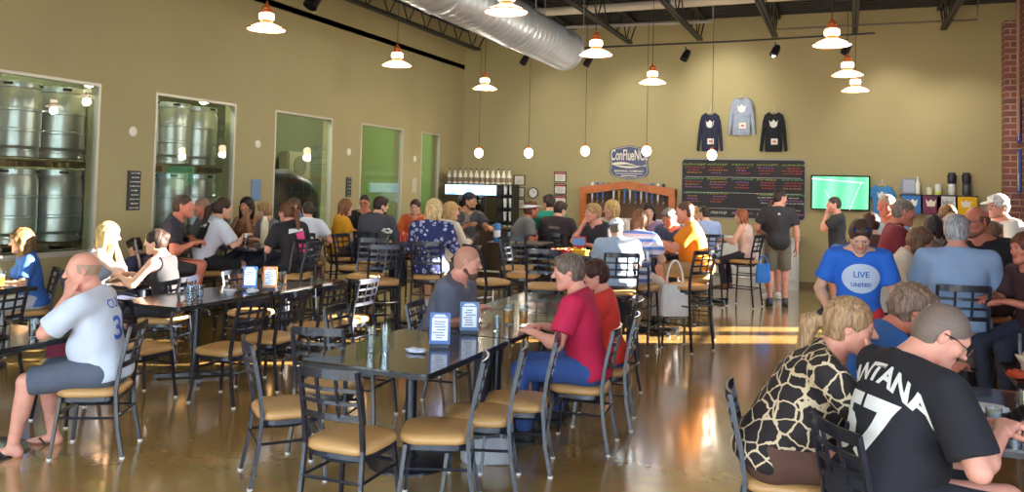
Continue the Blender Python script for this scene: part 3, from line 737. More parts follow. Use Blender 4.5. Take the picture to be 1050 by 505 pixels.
wall_x('wall_right',XR,XR+.25,YF,YB,ZC,RW,brick)
ms=MB(); ms.box(((2.63+XR)/2,17.42,2.55),(XR-2.63,.36,5.1)); S(ms.obj('trim_brick_pier',[brick],smooth=False))
ms=MB(); ms.box(((XL+XR)/2,YB+.1,ZC/2),(XR-XL+.5,.2,ZC)); S(ms.obj('wall_back',[wall_m],smooth=False))
# front wall behind the viewer: storefront glazing
ms=MB()
for a,b,c,d in((XL,XR,0,.35),(XL,XR,3.6,ZC),(XL,-7.8,.35,3.6),(-3.6,-3.0,.35,3.6),(2.2,XR,.35,3.6)): ms.box(((a+b)/2,YF-.1,(c+d)/2),(b-a,.2,d-c))
S(ms.obj('wall_front',[wall_m],smooth=False))
frame_m=mat((196,190,172),.45,.3,name='aluminium_frame'); dark_frame=mat((60,55,50),.5,name='bronze_frame')
brew_glass=glass_mat((240,244,240),.06,top=.3); day_glass=bpy.data.materials.new('clear_glazing'); day_glass.use_nodes=True
nt=day_glass.node_tree; nt.nodes.clear(); o=nt.nodes.new('ShaderNodeOutputMaterial'); t=nt.nodes.new('ShaderNodeBsdfTransparent'); g=nt.nodes.new('ShaderNodeBsdfGlossy'); g.inputs['Roughness'].default_value=0; mx=nt.nodes.new('ShaderNodeMixShader'); mx.inputs[0].default_value=.07
nt.links.new(t.outputs[0],mx.inputs[1]);nt.links.new(g.outputs[0],mx.inputs[2]);nt.links.new(mx.outputs[0],o.inputs[0])
wn=0
def win_x(x,dx,ya,yb,za,zb,fm,gm,mull=(),bars=()):
    global wn; wn+=1
    r=S(empty('window_%d'%wn,(x,(ya+yb)/2,za))); w=yb-ya;h=zb-za; f=.035
    ms=MB()
    for c,d in(((0,0,f/2),(dx,w,f)),((0,0,h-f/2),(dx,w,f)),((0,-w/2+f/2,h/2),(dx,f,h-2*f)),((0,w/2-f/2,h/2),(dx,f,h-2*f))): ms.box(c,d)
    for q in mull: ms.box((0,-w/2+w*q,h/2),(dx*.8,f,h-2*f))
    for q in bars: ms.box((0,0,h*q),(dx*.7,w-2*f,f))
    ms.obj('window_frame',[fm],r,smooth=False)
    ms=MB(); ms.box((0,0,h/2),(.008,w-2*f,h-2*f)); ms.obj('pane',[gm],r,smooth=False); return r
for i,(a,b,c,d) in enumerate(LW):
    r=win_x(XL-.03,.07,a,b,c,d,frame_m,brew_glass)
    ms=MB(); ms.box((.01,.0,-.012),(.08,b-a+.02,.02)); ms.obj('window_sill',[frame_m],r,smooth=False)
for i,(a,b,c,d) in enumerate(RW): win_x(XR+.12,.12,a,b,c,d,dark_frame,day_glass,mull=(.5,) if b-a>1.5 else (),bars=(.33,))
for a,b in((-7.8,-3.6),(-3.0,2.2)):
    wn+=1; r=S(empty('window_%d'%wn,((a+b)/2,YF-.1,.35))); w=b-a; ms=MB()
    for q in(0,.25,.5,.75,1): ms.box((-w/2+w*q,0,1.625),(.06,.12,3.25))
    for z in(.03,.9,3.22): ms.box((0,0,z),(w,.12,.06))
    ms.obj('window_frame',[dark_frame],r,smooth=False); ms=MB(); ms.box((0,0,1.625),(w,.008,3.2)); ms.obj('pane',[day_glass],r,smooth=False)
# baseboards
bb=mat((120,98,70),.6,name='baseboard_paint')
for n,c,d in(('baseboard_back',((XL+2.63)/2,YB-.01,.05),(2.63-XL,.02,.1)),('baseboard_left',(XL+.01,(YB+YF)/2,.05),(.02,YB-YF,.1))):
    ms=MB(); ms.box(c,d); S(ms.obj(n,[bb],smooth=False))
# roof deck with ribs
deck=mat((50,50,56),.7,noise=.2,scale=2,name='painted_roof_deck')
ms=MB(); ms.box(((XL+XR)/2,(YB+YF)/2,ZC+.08),(XR-XL+.5,YB-YF+.5,.06))
y=YF
while y<YB: ms.box(((XL+XR)/2,y,ZC+.025),(XR-XL+.4,.09,.06)); y+=.2
S(ms.obj('ceiling',[deck],smooth=False))
joist_m=mat((38,38,42),.5,name='joist_paint')
for i,x in enumerate((1.6,.1,-1.35,-2.8,-4.25,-5.7,-7.15,-7.75)):
    if i==6: continue
    ms=MB(); y1=16.9
    for q in(-.03,.03):
        ms.bar((x+q,YF,5.43),(x+q,YB-.02,5.43),.05,.05); ms.bar((x+q,YF+.4,4.93),(x+q,y1,4.93),.045 if i<7 else .07,.05)
    y=YF+.5;s_=0
    while y<y1-.3: ms.tube([(x,y,4.93 if s_ else 5.43),(x,y+.36,5.43 if s_ else 4.93)],.013,5); y+=.36; s_=1-s_
    ms.tube([(x,y1-.02,4.93),(x,YB-.2,5.42)],.016,5)
    S(ms.obj('ceiling_joist',[joist_m],smooth=False))
pipe_m=mat((226,218,200),.5,name='cream_pipe_paint')
def pipe(pts,r,m,label,name='ceiling_pipe',cat='pipe',group=None):
    ms=MB(); ms.tube(pts,r,10); o=ms.obj(name,[m]); tag(o,label,cat,group); return o
P1_=at_y(534,12,15.);P2_=at_y(760,-2,15.); pipe([(-6.6,15,5.26),(-3.,15,5.27),(2.7,15,5.30)],.08,pipe_m,'cream sprinkler pipe crossing under the dark roof deck near the back wall')
a=at_y(560,29,15.7);b=at_y(731,22,15.7); pipe([(a[0],15.7,a[2]),(b[0],15.7,b[2]),(b[0],15.7,5.5)],.032,mat((160,155,150),.5,name='grey_pipe_paint'),'grey pipe with a vertical drop rod hanging below the roof deck')
a=at_y(797,30,16.2);b=at_y(1002,20,16.2); pipe([(a[0],16.2,a[2]),(b[0],16.2,b[2]),(b[0]+.02,16.2,5.45)],.018,mat((110,100,88),.5),'thin conduit running along the back wall towards the brick pier',name='conduit')
for k in range(6):
    x=-.36+.075*k; pipe([(x,2,5.02),(x,12.6,5.02),(x,12.7,5.45)],.014,mat((206,206,204),.4,.3,name='galvanised_conduit'),'straight galvanised conduits racked side by side under the roof',name='conduit',group='parallel conduits under the roof')
pipe([(2.80,17.0,3.0),(2.80,17.0,5.45)],.03,mat((170,130,112),.6),'painted conduit running down the brick side wall','conduit')
# round duct
ms=MB(); dm=mat((176,182,188),.38,.35,noise=.12,scale=2,name='spiral_duct_steel'); pr=[]
r=empty('round_duct',(-4.5,0,4.21),0,'large round grey spiral duct running under the roof joists','duct')
prof=[];y=2.0
while y<13.3: prof+=[(.335,y),(.335,y+.14),(.342,y+.15),(.342,y+.165),(.335,y+.175)]; y+=.18
Rr=rx(R_(-90)); ms.lathe([(a_,b_) for a_,b_ in prof],n=40,rot=Rr); ms.v=[(x,y_,z) for x,y_,z in ms.v]; ms.obj('duct_shell',[dm],r,ang=80)
for yy_ in(6.2,8.6,11.0,13.3):
    q=MB(); q.lathe([(.338,yy_-.05),(.352,yy_-.045),(.352,yy_+.045),(.338,yy_+.05)],n=40,rot=Rr,cap=False); q.obj('duct_band',[dm],r,ang=80)
    for s_ in(-.35,.35): q=MB(); q.tube([(s_,yy_,0),(s_,yy_,1.22)],.008,6); q.obj('hanger',[dm],r)
for yy_ in(9.6,12.75):
    q=MB(); A_=rz(0)@ry(R_(62)); q.box(A_@np.array([0,0,.338])+np.array([0,yy_,0]),(.13,.34,.02),A_); g=q.obj('grille',[mat((150,155,160),.4,.3)],r,smooth=False)
    q=MB()
    for k in range(6): q.box(A_@np.array([-.05+.02*k,0,.349])+np.array([0,yy_,0]),(.006,.3,.004),A_)
    q.obj('louvre',[mat((50,52,55),.5)],g,smooth=False)
# ---------------------------------------------------------------- pendants
copper=mat((228,124,58),.35,.5,name='copper'); glow=emit((255,236,205),5.,'lamp_glass'); cord_m=mat((60,52,44),.6,name='cord')
def cone_pendant():
    r=empty('pendant_lamp'); tag(r,'x','pendant lamp')
    ms=MB(); ms.lathe([(.192,-.004),(.19,.006),(.16,.022),(.11,.042),(.075,.058)],n=40,cap=False); ms.lathe([(.0001,.012),(.07,.01),(.14,.004),(.188,-.004)],n=40,cap=False); ms.obj('shade_glass',[glow],r)
    ms=MB(); ms.lathe([(.120,.044),(.085,.062),(.060,.078),(.056,.098)],n=32,cap=False); ms.lathe([(.195,-.007),(.197,.0),(.193,.007)],n=40,cap=False); ms.obj('flared_collar',[copper],r)
    ms=MB(); ms.lathe([(.058,.095),(.078,.105),(.08,.13),(.077,.16),(.06,.17)],n=32,cap=False); ms.obj('ribbed_glass',[glow],r)
    ms=MB(); ms.lathe([(.062,.168),(.062,.19),(.05,.205),(.05,.225),(.035,.245),(.02,.26),(.008,.29)],n=32); ms.obj('cap',[copper],r)
    ms=MB(); ms.tube([(0,0,.28),(0,0,5.42-3.45)],.005,6); ms.obj('cord',[cord_m],r); return r
BW=80
CPN=[(273,30),(407,67),(497,91),(519,12),(611,56),(669,85),(853,46),(869,77),(877,93)]
PL=['copper pendant lamp nearest along the window wall, top left of the room','second copper pendant lamp in the row beside the window wall','third copper pendant lamp beside the window wall, near the corner','copper pendant lamp overlapping the grey duct at the top edge','middle copper pendant lamp just right of the duct end','copper pendant lamp hanging right of the duct, before the logo sign','highest of the three copper pendant lamps at the right, below the conduits','middle of the three stacked copper pendant lamps at the right','lowest of the three stacked copper pendant lamps at the right']
pp=cone_pendant()
def sc_at(x,y,z): return at_z(x,y,z)
ML=[]
for x in(-5.65,-2.85,-.1):
    for y in(-1.,1.8,4.35): ML.append((x,y))
for x,y in ML:
    place(pp,False,(x,y,3.45),0,'copper pendant lamp of the rows hanging above and behind the viewer','copper pendant lamps behind the viewer')
def bulb(x,y,z,e,c=(1,.90,.74)):
    l=bpy.data.lights.new('bulb','POINT'); l.energy=e; l.color=c; l.shadow_soft_size=.08; o=bpy.data.objects.new('bulb',l); COL.objects.link(o); o.location=(x,y,z)
for x,y in ML: bulb(x,y,3.36,12)
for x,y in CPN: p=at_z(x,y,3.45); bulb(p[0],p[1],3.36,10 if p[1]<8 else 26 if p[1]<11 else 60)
for i,(x,y) in enumerate(CPN):
    p=at_z(x,y,3.45); place(pp,i==0,(p[0],p[1],3.45),0,PL[i],'copper cone pendant lamps')
    if i in(0,3,6,4): pass
gp=empty('globe_pendant'); tag(gp,'x','pendant lamp')
ms=MB(); ms.lathe([(.085*math.sin(R_(a))+.0001,-.095*math.cos(R_(a))) for a in range(0,166,11)],n=24,cap=False); ms.obj('globe',[emit((255,226,190),9.,'globe_glass')],gp)
ms=MB(); ms.lathe([(.03,.088),(.034,.10),(.028,.13),(.008,.15)],n=16); ms.obj('socket',[copper],gp); ms=MB(); ms.tube([(0,0,.14),(0,0,2.9)],.005,6); ms.obj('cord',[cord_m],gp)
GL=['leftmost glowing globe pendant, above the bottles on the cooler','glowing globe pendant above the clock','glowing globe pendant left of the blue logo sign','glowing globe pendant in front of the blue logo sign','rightmost glowing globe pendant, below the navy sweatshirt']
for i,(x,y) in enumerate([(491,157),(542,157),(600,155),(663,155),(730,159)]):
    p=at_y(x,y,15.2); place(gp,i==0,p,0,GL[i],'glowing globe pendants over the bar'); bulb(p[0],p[1],p[2]-.13,22)
# track spots
a=at_y(556,51,16.);b=at_y(897,34,16.); pipe([(a[0],16,a[2]),(-2,16,4.71),(b[0],16,b[2])],.018,joist_m,'black lighting track running across before the back wall',name='lighting_track',cat='track')
spot=empty('track_spotlight'); tag(spot,'x','spotlight')
ms=MB(); ms.tube([(0,0,.0),(0,0,-.09)],.012,6); ms.obj('stem',[joist_m],spot); Rt=rx(R_(-28))@ry(R_(18))
ms=MB(); ms.lathe([(.02,.13),(.055,.12),(.07,.05),(.075,-.10),(.068,-.10),(.06,-.06)],n=20,rot=Rt,c=(0,.02,-.17)); ms.obj('lamp_housing',[mat((26,26,30),.4)],spot)
SL=[(538,57,16.,'black track spotlight under the duct end'),(603,58,16.,'black track spotlight behind the middle copper pendant'),(703,52,16.,'black track spotlight above and left of the sweatshirts'),(795,47,16.,'black track spotlight above the black sweatshirt'),(868,44,16.,'black track spotlight behind the right pendants')]
for i,(x,y,Y,l) in enumerate(SL): p=at_y(x,y-4,Y); place(spot,i==0,p,0,l,'black track spotlights')
p=at_y(379,12,9.6); place(spot,False,(-7.6,p[1]+.9,4.92),.4,'black spotlight hung from the joist beside the window wall',scale=1.5)
for tx,ty,pw in((745,95,75),(660,120,50),(810,110,45),(575,120,30),(915,130,65),(985,150,55)):  # two rightmost lie past the track, added to brighten that stretch of wall
    sp=bpy.data.lights.new('spot','SPOT'); sp.energy=pw; sp.color=(1,.96,.88); sp.spot_size=R_(80); sp.spot_blend=.9; sp.shadow_soft_size=.05
    so=bpy.data.objects.new('spot',sp); COL.objects.link(so); t_=Vector(at_y(tx,ty,17.6)); l_=Vector((t_[0]-.2,16.0,4.45)); so.location=l_; so.rotation_euler=(t_-l_).to_track_quat('-Z','Y').to_euler()
# ---------------------------------------------------------------- brewery behind the windows
bw=mat((150,150,140),.9,name='brewery_wall'); gw=mat((150,170,104),.85,noise=.06,scale=2,name='green_wall_paint'); bfl=mat((110,108,100),.5,name='brewery_floor')
for n,c,d,m in(('wall_brewery_far',(-13.1,12,2.3),(.2,17,4.6),mat((112,112,84),.9)),('wall_brewery_end',(-10.8,20.,2.3),(4.8,.2,4.6),gw),('wall_brewery_near',(-10.8,3.4,2.3),(4.8,.2,4.6),bw),('wall_brewery_side',(-8.5,18.9,2.3),(.2,2.2,4.6),gw),('floor_brewery',(-10.8,11.7,-.05),(4.8,16.8,.1),bfl),('ceiling_brewery',(-10.8,11.7,4.65),(4.8,16.8,.1),bw)):
    ms=MB(); ms.box(c,d); S(ms.obj(n,[m],smooth=False))
for i,(x,y) in enumerate(((-10.6,6.5),(-10.6,9.5),(-10.8,17.6))):
    r=empty('added_strip_light',(x,y,4.5),0,['added light brightening the stacked steel drums','added light brightening the drum stack behind the second window','strip light on the ceiling before the green wall'][i],'ceiling light'); ms=MB(); ms.box((0,0,.03),(.2,1.8,.06)); ms.obj('added_housing',[bw],r); ms=MB(); ms.box((0,0,-.012),(.16,1.7,.02)); ms.obj('added_glow_panel',[emit((245,255,235),(210,210,120)[i])],r)  # unseen strips, added to brighten the drums and the green wall
steel=mat((214,216,214),.32,.7,noise=.10,scale=3,name='stainless_steel')
keg=empty('steel_drum'); tag(keg,'x','keg')
ms=MB(); ms.lathe([(.24,0),(.275,.005),(.275,.06),(.262,.07),(.262,.09),(.285,.13),(.285,.29),(.293,.30),(.293,.325),(.285,.335),(.285,.53),(.293,.54),(.293,.565),(.285,.575),(.285,.74),(.262,.79),(.262,.80),(.275,.81),(.275,.875),(.24,.88)],n=36); ms.obj('drum_body',[steel],keg,ang=25)
ms=MB(); 
for a in(-20,70,160,250): ms.box((.277*math.cos(R_(a)),.277*math.sin(R_(a)),.845),(.012,.10,.03),rz(R_(a)))
ms.obj('hand_hole',[mat((20,20,22),.6)],keg)
k=0; names={0:'lower tier',1:'upper tier'}
for tier,z in((0,.0),(1,.985),(2,2.0)):
    for j in range(8):
        y=5.62+.605*j; where='behind the first window' if y<7.9 else 'behind the second window'
        if tier==0: continue
        place(keg,k==0,(-9.12-(.05 if j%3==1 else 0),y,z+.07),.5*j,'ribbed stainless steel drum in the %s %s'%('upper row of the stack' if tier==2 else 'lower row of the stack',where),'steel drums %s in the %s row'%(where,'upper' if tier==2 else 'lower')); k+=1
wood=mat((150,128,92),.8,noise=.25,scale=8,name='pallet_wood')
for z,l in((.0,None),(.95,'wooden pallet under the lower row of steel drums'),(1.955,'wooden pallet between the two rows of steel drums')):
    if not l: continue
    r=empty('pallet',(-9.3,7.75,z),0,l,'pallet'); 
    for q in range(6):
        ms=MB(); ms.box((-.35+.14*q,0,.085),(.10,4.9,.02)); ms.obj('board',[wood],r,smooth=False)
    for q in range(9): ms=MB(); ms.box((0,-2.4+.6*q,.04),(.8,.08,.07)); ms.obj('block',[wood],r,smooth=False)
ms=MB()
for y in(5.4,7.75,10.1):
    for x in(-8.9,-9.7): ms.box((x,y,.47),(.08,.08,.95))
for x in(-8.9,-9.7): ms.box((x,7.75,.92),(.08,4.8,.06))
tag(ms.obj('steel_rack',[mat((60,62,66),.5)],smooth=False),'dark steel rack carrying the stacked drums','rack')
r=empty('brewing_tank',(-9.9,12.9,0),0,'dark rounded brewing vessel seen through the third window','tank')
ms=MB(); ms.lathe([(.0001,2.02),(.25,2.0),(.5,1.88),(.66,1.65),(.7,1.4),(.7,.7),(.5,.45),(.2,.3)],n=36); ms.obj('vessel',[mat((46,48,50),.35,.6)],r)
ms=MB(); ms.lathe([(.705,1.0),(.725,1.01),(.725,1.05),(.705,1.06)],n=36,cap=False); ms.lathe([(.16,1.98),(.18,2.08),(.02,2.1)],n=20); ms.obj('hoop',[steel],r)
for a in(45,135,225,315):
    ms=MB(); ms.tube([(.5*math.cos(R_(a)),.5*math.sin(R_(a)),.7),(.5*math.cos(R_(a)),.5*math.sin(R_(a)),0)],.04,8); ms.obj('leg',[steel],r)
r=empty('control_cabinet',(-12.7,17.0,1.9),0,'pale wall cabinet with rounded hatch seen above the dark vessel','cabinet'); ms=MB(); ms.box((0,0,.35),(.3,.9,.7)); ms.obj('cabinet_box',[mat((170,158,128),.6)],r,bevel=.03); ms=MB(); ms.lathe([(.24,0),(.25,.02),(.0001,.02)],n=24,rot=ry(R_(90)),c=(.15,0,.35)); ms.obj('hatch',[mat((120,112,92),.5)],r)
# ---------------------------------------------------------------- fittings on the left wall
def plate_x(px,py,w,h,m,name,label,cat,lines=0,lm=None,th=.02):
    c=at_x(px,py,XL); r=empty(name,(XL+th/2,c[1],c[2]),0,label,cat); ms=MB(); ms.box((0,0,0),(th,w,h)); ms.obj('panel',[m],r,bevel=.003)
    if lines:
        random.seed(lines)
        for i in range(lines):
            q=MB(); z=h*.44-h*.88*i/(lines-1); ww=w*random.uniform(.45,.8); x=-ww/2
            while x<ww/2: l=random.uniform(.02,.05); q.box((th/2+.002,min(x+l/2,ww/2),z),(.003,l,h*.035*random.uniform(.5,1))); x+=l+.012
            q.obj('writing_row',[lm],r,smooth=False)
    return r
plate_x(136.5,195.5,.20,.50,mat((52,54,54),.6),'beer_board','narrow black board with white lines of lettering, right of the first window','menu board',9,mat((205,205,195),.6))
plate_x(262,195,.22,.32,mat((112,140,172),.6),'poster','plain blue paper notice between the second and third windows','poster')
plate_x(357,192,.16,.36,mat((50,54,58),.6),'beer_board','small dark notice board between the third and fourth windows','menu board',6,mat((170,170,165),.6))
plate_x(424,190,.2,.3,mat((190,182,150),.5),'thermostat_panel','pale metal panel between the fourth and fifth windows','panel')
for (x,y),l in zip(((136,135),(264,148),(357.5,156),(425,163)),('between the first and second windows','between the second and third windows','between the third and fourth windows','between the fourth and fifth windows')):
    c=at_x(x,y,XL); ms=MB(); ms.lathe([(.062,0),(.062,.012),(.05,.018),(.0001,.02)],n=24,rot=ry(R_(90)),c=(0,0,0)); o=ms.obj('wall_plate',[mat((232,226,205),.5)]); o.location=(XL,c[1],c[2]); tag(o,'small round white wall plate '+l,'wall plate','round white wall plates')
# ---------------------------------------------------------------- back wall
def B(px,py,y=YB): return at_y(px,py,y)
def on_back(name,c,label,cat,dy=0): return empty(name,(c[0],YB-dy,c[2]),0,label,cat)
FR=Matrix.Rotation(R_(90),4,'X')      # text facing -Y
def txt(s,size,m,name,parent,x,y,z,**k): return flat_text(s,size,m,name,parent,Matrix.Translation((x,y,z))@FR,**k)
# chalkboard
r=on_back('chalkboard',(-2.025,0,1.925),'large black chalkboard beer menu with rows of coloured chalk writing','chalkboard')
ms=MB(); ms.prism(rrect(2.50,1.25,.08,5),0,.03,rot=rx(R_(90))); ms.obj('frame',[mat((150,148,140),.5)],r)
ms=MB(); ms.prism(rrect(2.44,1.19,.06,5),.03,.04,rot=rx(R_(90))); ms.obj('slate',[mat((46,46,50),.75,noise=.2,scale=3,name='slate')],r)
random.seed(11); cols=[(196,220,80),(232,96,84),(240,160,84),(240,240,230),(210,130,215),(120,196,135)]
cmats=[mat(c,.8,name='chalk') for c in cols]
def scribble(cx,cz,w,h,m,par):
    q=MB(); x=-w/2
    while x<w/2:
        l=random.uniform(.03,.09); n=int(l/.010)+2
        pts=[(cx+x+l*i/(n-1),-.042,cz+h*.5*(1 if i%2 else -1)*random.uniform(.4,1)) for i in range(n)]
        q.tube(pts,.0052,4); x+=l+.022
    q.obj('chalk_writing',[m],par,smooth=False)
for c in range(5):
    for row in range(4):
        if row==2 and c in(2,): continue
        if row==2 and c>2: pass
        x=-.99+.495*c; z=.50-.30*row
        if row==3: 
            scribble(x,-.50,.36,.07,cmats[3 if c%2 else 4],r); continue
        scribble(x,z,.40,.05,cmats[0 if row<1 or c%2 else 5],r); 
        for q in range(3): scribble(x+random.uniform(-.03,.03),z-.065-.055*q,random.uniform(.18,.36),.03,cmats[[1,1,2,4,1][(c+q+row)%5] if row<2 or c<3 else [3,4][q%2]],r)
for z in(.235,-.085,-.41):
    q=MB(); q.box((0,-.042,z),(2.3,.003,.006)); q.obj('chalk_line',[cmats[3]],r,smooth=False)
# sweatshirts
def sweater(px,py,w,h,c,label,name='sweatshirt',long=True,printc=(225,225,220),tail=True):
    p=B(px,py,YB); r=empty(name,(p[0],YB-.06,p[2]),0,label,'sweatshirt' if long else 't-shirt')
    w2=w/2
    if long: half=[(.0,.44*h),(.10*w,.46*h),(.17*w,.5*h),(.33*w,.43*h),(.40*w,.28*h),(.46*w,-.1*h),(.50*w,-.42*h),(.40*w,-.44*h),(.345*w,-.15*h),(.30*w,.12*h),(.31*w,-.40*h),(.29*w,-.44*h),(0,-.44*h)]
    else: half=[(0,.43*h),(.12*w,.45*h),(.18*w,.5*h),(.34*w,.44*h),(.5*w,.22*h),(.38*w,.10*h),(.31*w,.18*h),(.32*w,-.5*h),(0,-.5*h)]
    pts=half+[(-x,z) for x,z in half[::-1] if x>0]
    # cloth with depth: inflate towards the middle
    bm=bmesh.new(); vs=[bm.verts.new((x,0,z)) for x,z in pts]; f=bm.faces.new(vs)
    for ax in(0,2):
        for i in range(-14,15):
            co_=[0,0,0];co_[ax]=i*.04;no=[0,0,0];no[ax]=1; bmesh.ops.bisect_plane(bm,geom=bm.verts[:]+bm.edges[:]+bm.faces[:],plane_co=co_,plane_no=no)
    bnd={v for e in bm.edges if e.is_boundary for v in e.verts}
    ex=bmesh.ops.extrude_face_region(bm,geom=bm.faces[:]); back={v for v in ex['geom'] if isinstance(v,bmesh.types.BMVert)}
    for v in bm.verts:
        x,z=v.co.x,v.co.z; b=v in back
        inner=0 if (v in bnd) else 1
        v.co.y=(.018 if b else -.018)+((-.012*math.sin(30*x+9*z)*(1-z)-.012) if not b and inner else 0)
    bmesh.ops.recalc_face_normals(bm,faces=bm.faces[:]); me=bpy.data.meshes.new('m'); bm.to_mesh(me); bm.free()
    me.materials.append(mat(c,.9,noise=.15,scale=14,bump=.3,name='knit')); me.polygons.foreach_set('use_smooth',[True]*len(me.polygons)); ob('garment',me,r)
    q=MB(); q.tube([(-.32*w,-.0,.42*h),(0,0,.53*h),(.32*w,0,.42*h)],.006,6); q.tube([(0,0,.53*h),(0,0,.60*h),(.02,0,.63*h),(0,.02,.655*h)],.005,6); q.obj('hanger',[mat((200,200,200),.4)],r)
    pm=mat(printc,.8,name='print_ink'); s_=w*.16
    q=MB(); q.prism([(-s_,.9*s_),(-.6*s_,.35*s_),(0,1.0*s_),(.6*s_,.35*s_),(s_,.9*s_),(.75*s_,-.5*s_),(.3*s_,-.9*s_),(-.3*s_,-.9*s_),(-.75*s_,-.5*s_)],0,.004,rot=rx(R_(90)),c=(0,-.043,.22*h)); q.obj('crest_print',[pm],r,smooth=False)
    if tail: q=MB(); q.box((.02 if long else 0,-.046,-.20*h),(.15*w*1.6,.004,.14*h)); g=q.obj('paper_tag',[mat((235,228,215),.7)],r,smooth=False); q=MB(); q.box((.02,-.049,-.20*h),(.12*w,.002,.05*h)); q.obj('tag_print',[mat((190,120,110),.7)],g,smooth=False)
    return r
sweater(728.5,137,.54,.86,(44,46,72),'navy hooded sweatshirt hanging above the left end of the chalkboard')
sweater(761,121,.56,.84,(160,172,190),'light grey sweatshirt hanging highest above the chalkboard',printc=(235,235,235))
sweater(793.5,137,.54,.86,(30,32,38),'black sweatshirt hanging above the right part of the chalkboard')
sweater(904,209,.52,.72,(70,140,205),'blue printed t-shirt hanging on the wall just right of the television','t_shirt',False,printc=(225,235,240),tail=False)
# logo sign
c=B(645.5,166.8); r=on_back('logo_sign',c,'navy shield shaped Confluence logo sign over the tap surround','sign')
navy=mat((34,52,98),.4,name='navy_enamel'); cream=mat((228,220,200),.5,name='cream_enamel')
pts=[(-.36,.30),(0,.37),(.36,.30),(.43,.22),(.40,0),(.43,-.22),(.36,-.31),(0,-.37),(-.36,-.31),(-.43,-.22),(-.40,0),(-.43,.22)]
q=MB(); q.prism(pts,0,.04,rot=rx(R_(90))); q.obj('sign_board',[navy],r,smooth=False)
q=MB(); s_=[(x*.94,y*.94) for x,y in pts]; 
for i in range(12): a,b=s_[i],s_[(i+1)%12]; q.bar((a[0],-.042,a[1]),(b[0],-.042,b[1]),.006,.008)
q.obj('border_line',[cream],r,smooth=False)
o=txt('ConFlueNCe',.33,cream,'lettering',r,0,-.041,.15,bold=.004,sx=.46)
q=MB()
up=[(-.37+.74*i/14, -.035+.045*math.sin(i/14*math.pi*1.5+.4)) for i in range(15)]; lo=[(x,-.045-.075*math.sin((i/14)*math.pi)**1-.005) for i,(x,y) in enumerate(up)]
q.prism(up+lo[::-1],.04,.046,rot=rx(R_(90))); q.obj('river_emblem',[cream],r,smooth=False)
q=MB(); q.prism([(-.30,-.055),(-.05,-.04),(.1,-.065),(.30,-.05),(.1,-.085),(-.1,-.08)],.046,.050,rot=rx(R_(90))); q.obj('river_emblem',[navy],r,smooth=False)
txt('BREWING COMPANY',.062,cream,'lettering',r,0,-.041,-.19,bold=.001,sx=1.1)
q=MB(); q.box((0,-.042,-.245),(.6,.004,.012)); q.box((0,-.042,-.29),(.34,.004,.02)); q.obj('rule',[cream],r,smooth=False)
# certificates, clock
for i,(x,y,red) in enumerate(((532.8,185,0),(532.8,197.3,0),(532.8,209.5,0),(574.6,181.5,1),(574.6,194,1),(574.6,206,1))):
    c=B(x,y); l=['top','middle','bottom'][i%3]; r=on_back('framed_certificate',c,('%s black framed certificate with red band, column right of the clock' if red else '%s plain framed certificate, column left of the clock')%l,'certificate')
    w,h=(.27,.235) if not red else (.29,.24)
    ms=MB(); 
    for cc,d in(((0,-.012,h/2-.01),(w,.024,.02)),((0,-.012,-h/2+.01),(w,.024,.02)),((-w/2+.01,-.012,0),(.02,.024,h)),((w/2-.01,-.012,0),(.02,.024,h))): ms.box(cc,d)
    ms.obj('frame',[mat((40,32,30),.4)],r,smooth=False); ms=MB(); ms.box((0,-.008,0),(w-.03,.01,h-.03)); p_=ms.obj('paper',[mat((232,226,212),.7)],r,smooth=False)
    ms=MB()
    for k in range(4): ms.box((0,-.014,-.06+.028*k),(.12+.03*(k%2),.002,.006))
    ms.obj('print_lines',[mat((120,120,125),.7)],p_,smooth=False)
    if red: ms=MB(); ms.box((0,-.014,h/2-.045),(w-.04,.002,.04)); ms.obj('red_band',[mat((190,60,60),.6)],p_,smooth=False)
c=B(547,198); r=on_back('wall_clock',c,'round black rimmed wall clock between the certificates','clock'); Rb=rx(R_(90))
ms=MB(); ms.lathe([(.125,0),(.125,.03),(.105,.035),(.105,.02)],n=36,rot=Rb); ms.obj('rim',[mat((30,30,32),.4)],r); ms=MB(); ms.lathe([(.106,.02),(.0001,.021)],n=36,rot=Rb); ms.obj('dial',[mat((238,236,230),.5)],r)
ms=MB(); ms.bar((0,-.026,0),(.045,-.026,.03),.006,.009); ms.bar((0,-.027,0),(-.03,-.027,.075),.004,.006); ms.obj('hand',[mat((20,20,20),.5)],r)
ms=MB()
for k in range(12): ms.box((.085*math.sin(R_(30*k)),-.0225,.085*math.cos(R_(30*k))),(.006,.002,.012),ry(R_(30*k)))
ms.obj('hour_mark',[mat((20,20,20),.5)],r)
# tap wall with arched timber surround
L_=B(597,215);Rg=B(694,215); X0,X1=L_[0],Rg[0]; cx=(X0+X1)/2; hw=(X1-X0)/2; zt=B(600,193)[2]; za=B(647,187)[2]
r=empty('tap_wall',(cx,YB,0),0,'orange timber arched surround framing the dark beer tap wall','tap wall'); oak=mat((192,104,38),.45,noise=.25,scale=5,bump=.1,name='orange_timber')
for s_ in(-1,1): ms=MB(); ms.box((s_*(hw-.07),-.10,(zt)/2),(.14,.2,zt)); ms.obj('post',[oak],r,bevel=.008)
ms=MB(); ms.prism([(-hw,zt-.15),(-hw,zt+.02),(0,za+.02),(hw,zt+.02),(hw,zt-.15),(0,za-.14)],.0,.24,rot=rx(R_(90))); ms.obj('arched_header',[oak],r,smooth=False)
ms=MB(); ms.box((0,-.012,zt/2-.05),(2*hw-.28,.02,zt)); ms.obj('back_panel',[mat((92,62,36),.6,noise=.3,scale=4,name='dark_wood')],r,smooth=False)
ms=MB(); ms.box((0,-.06,1.18),(2*hw-.28,.06,.12)); ms.obj('tap_rail',[steel],r,smooth=False)
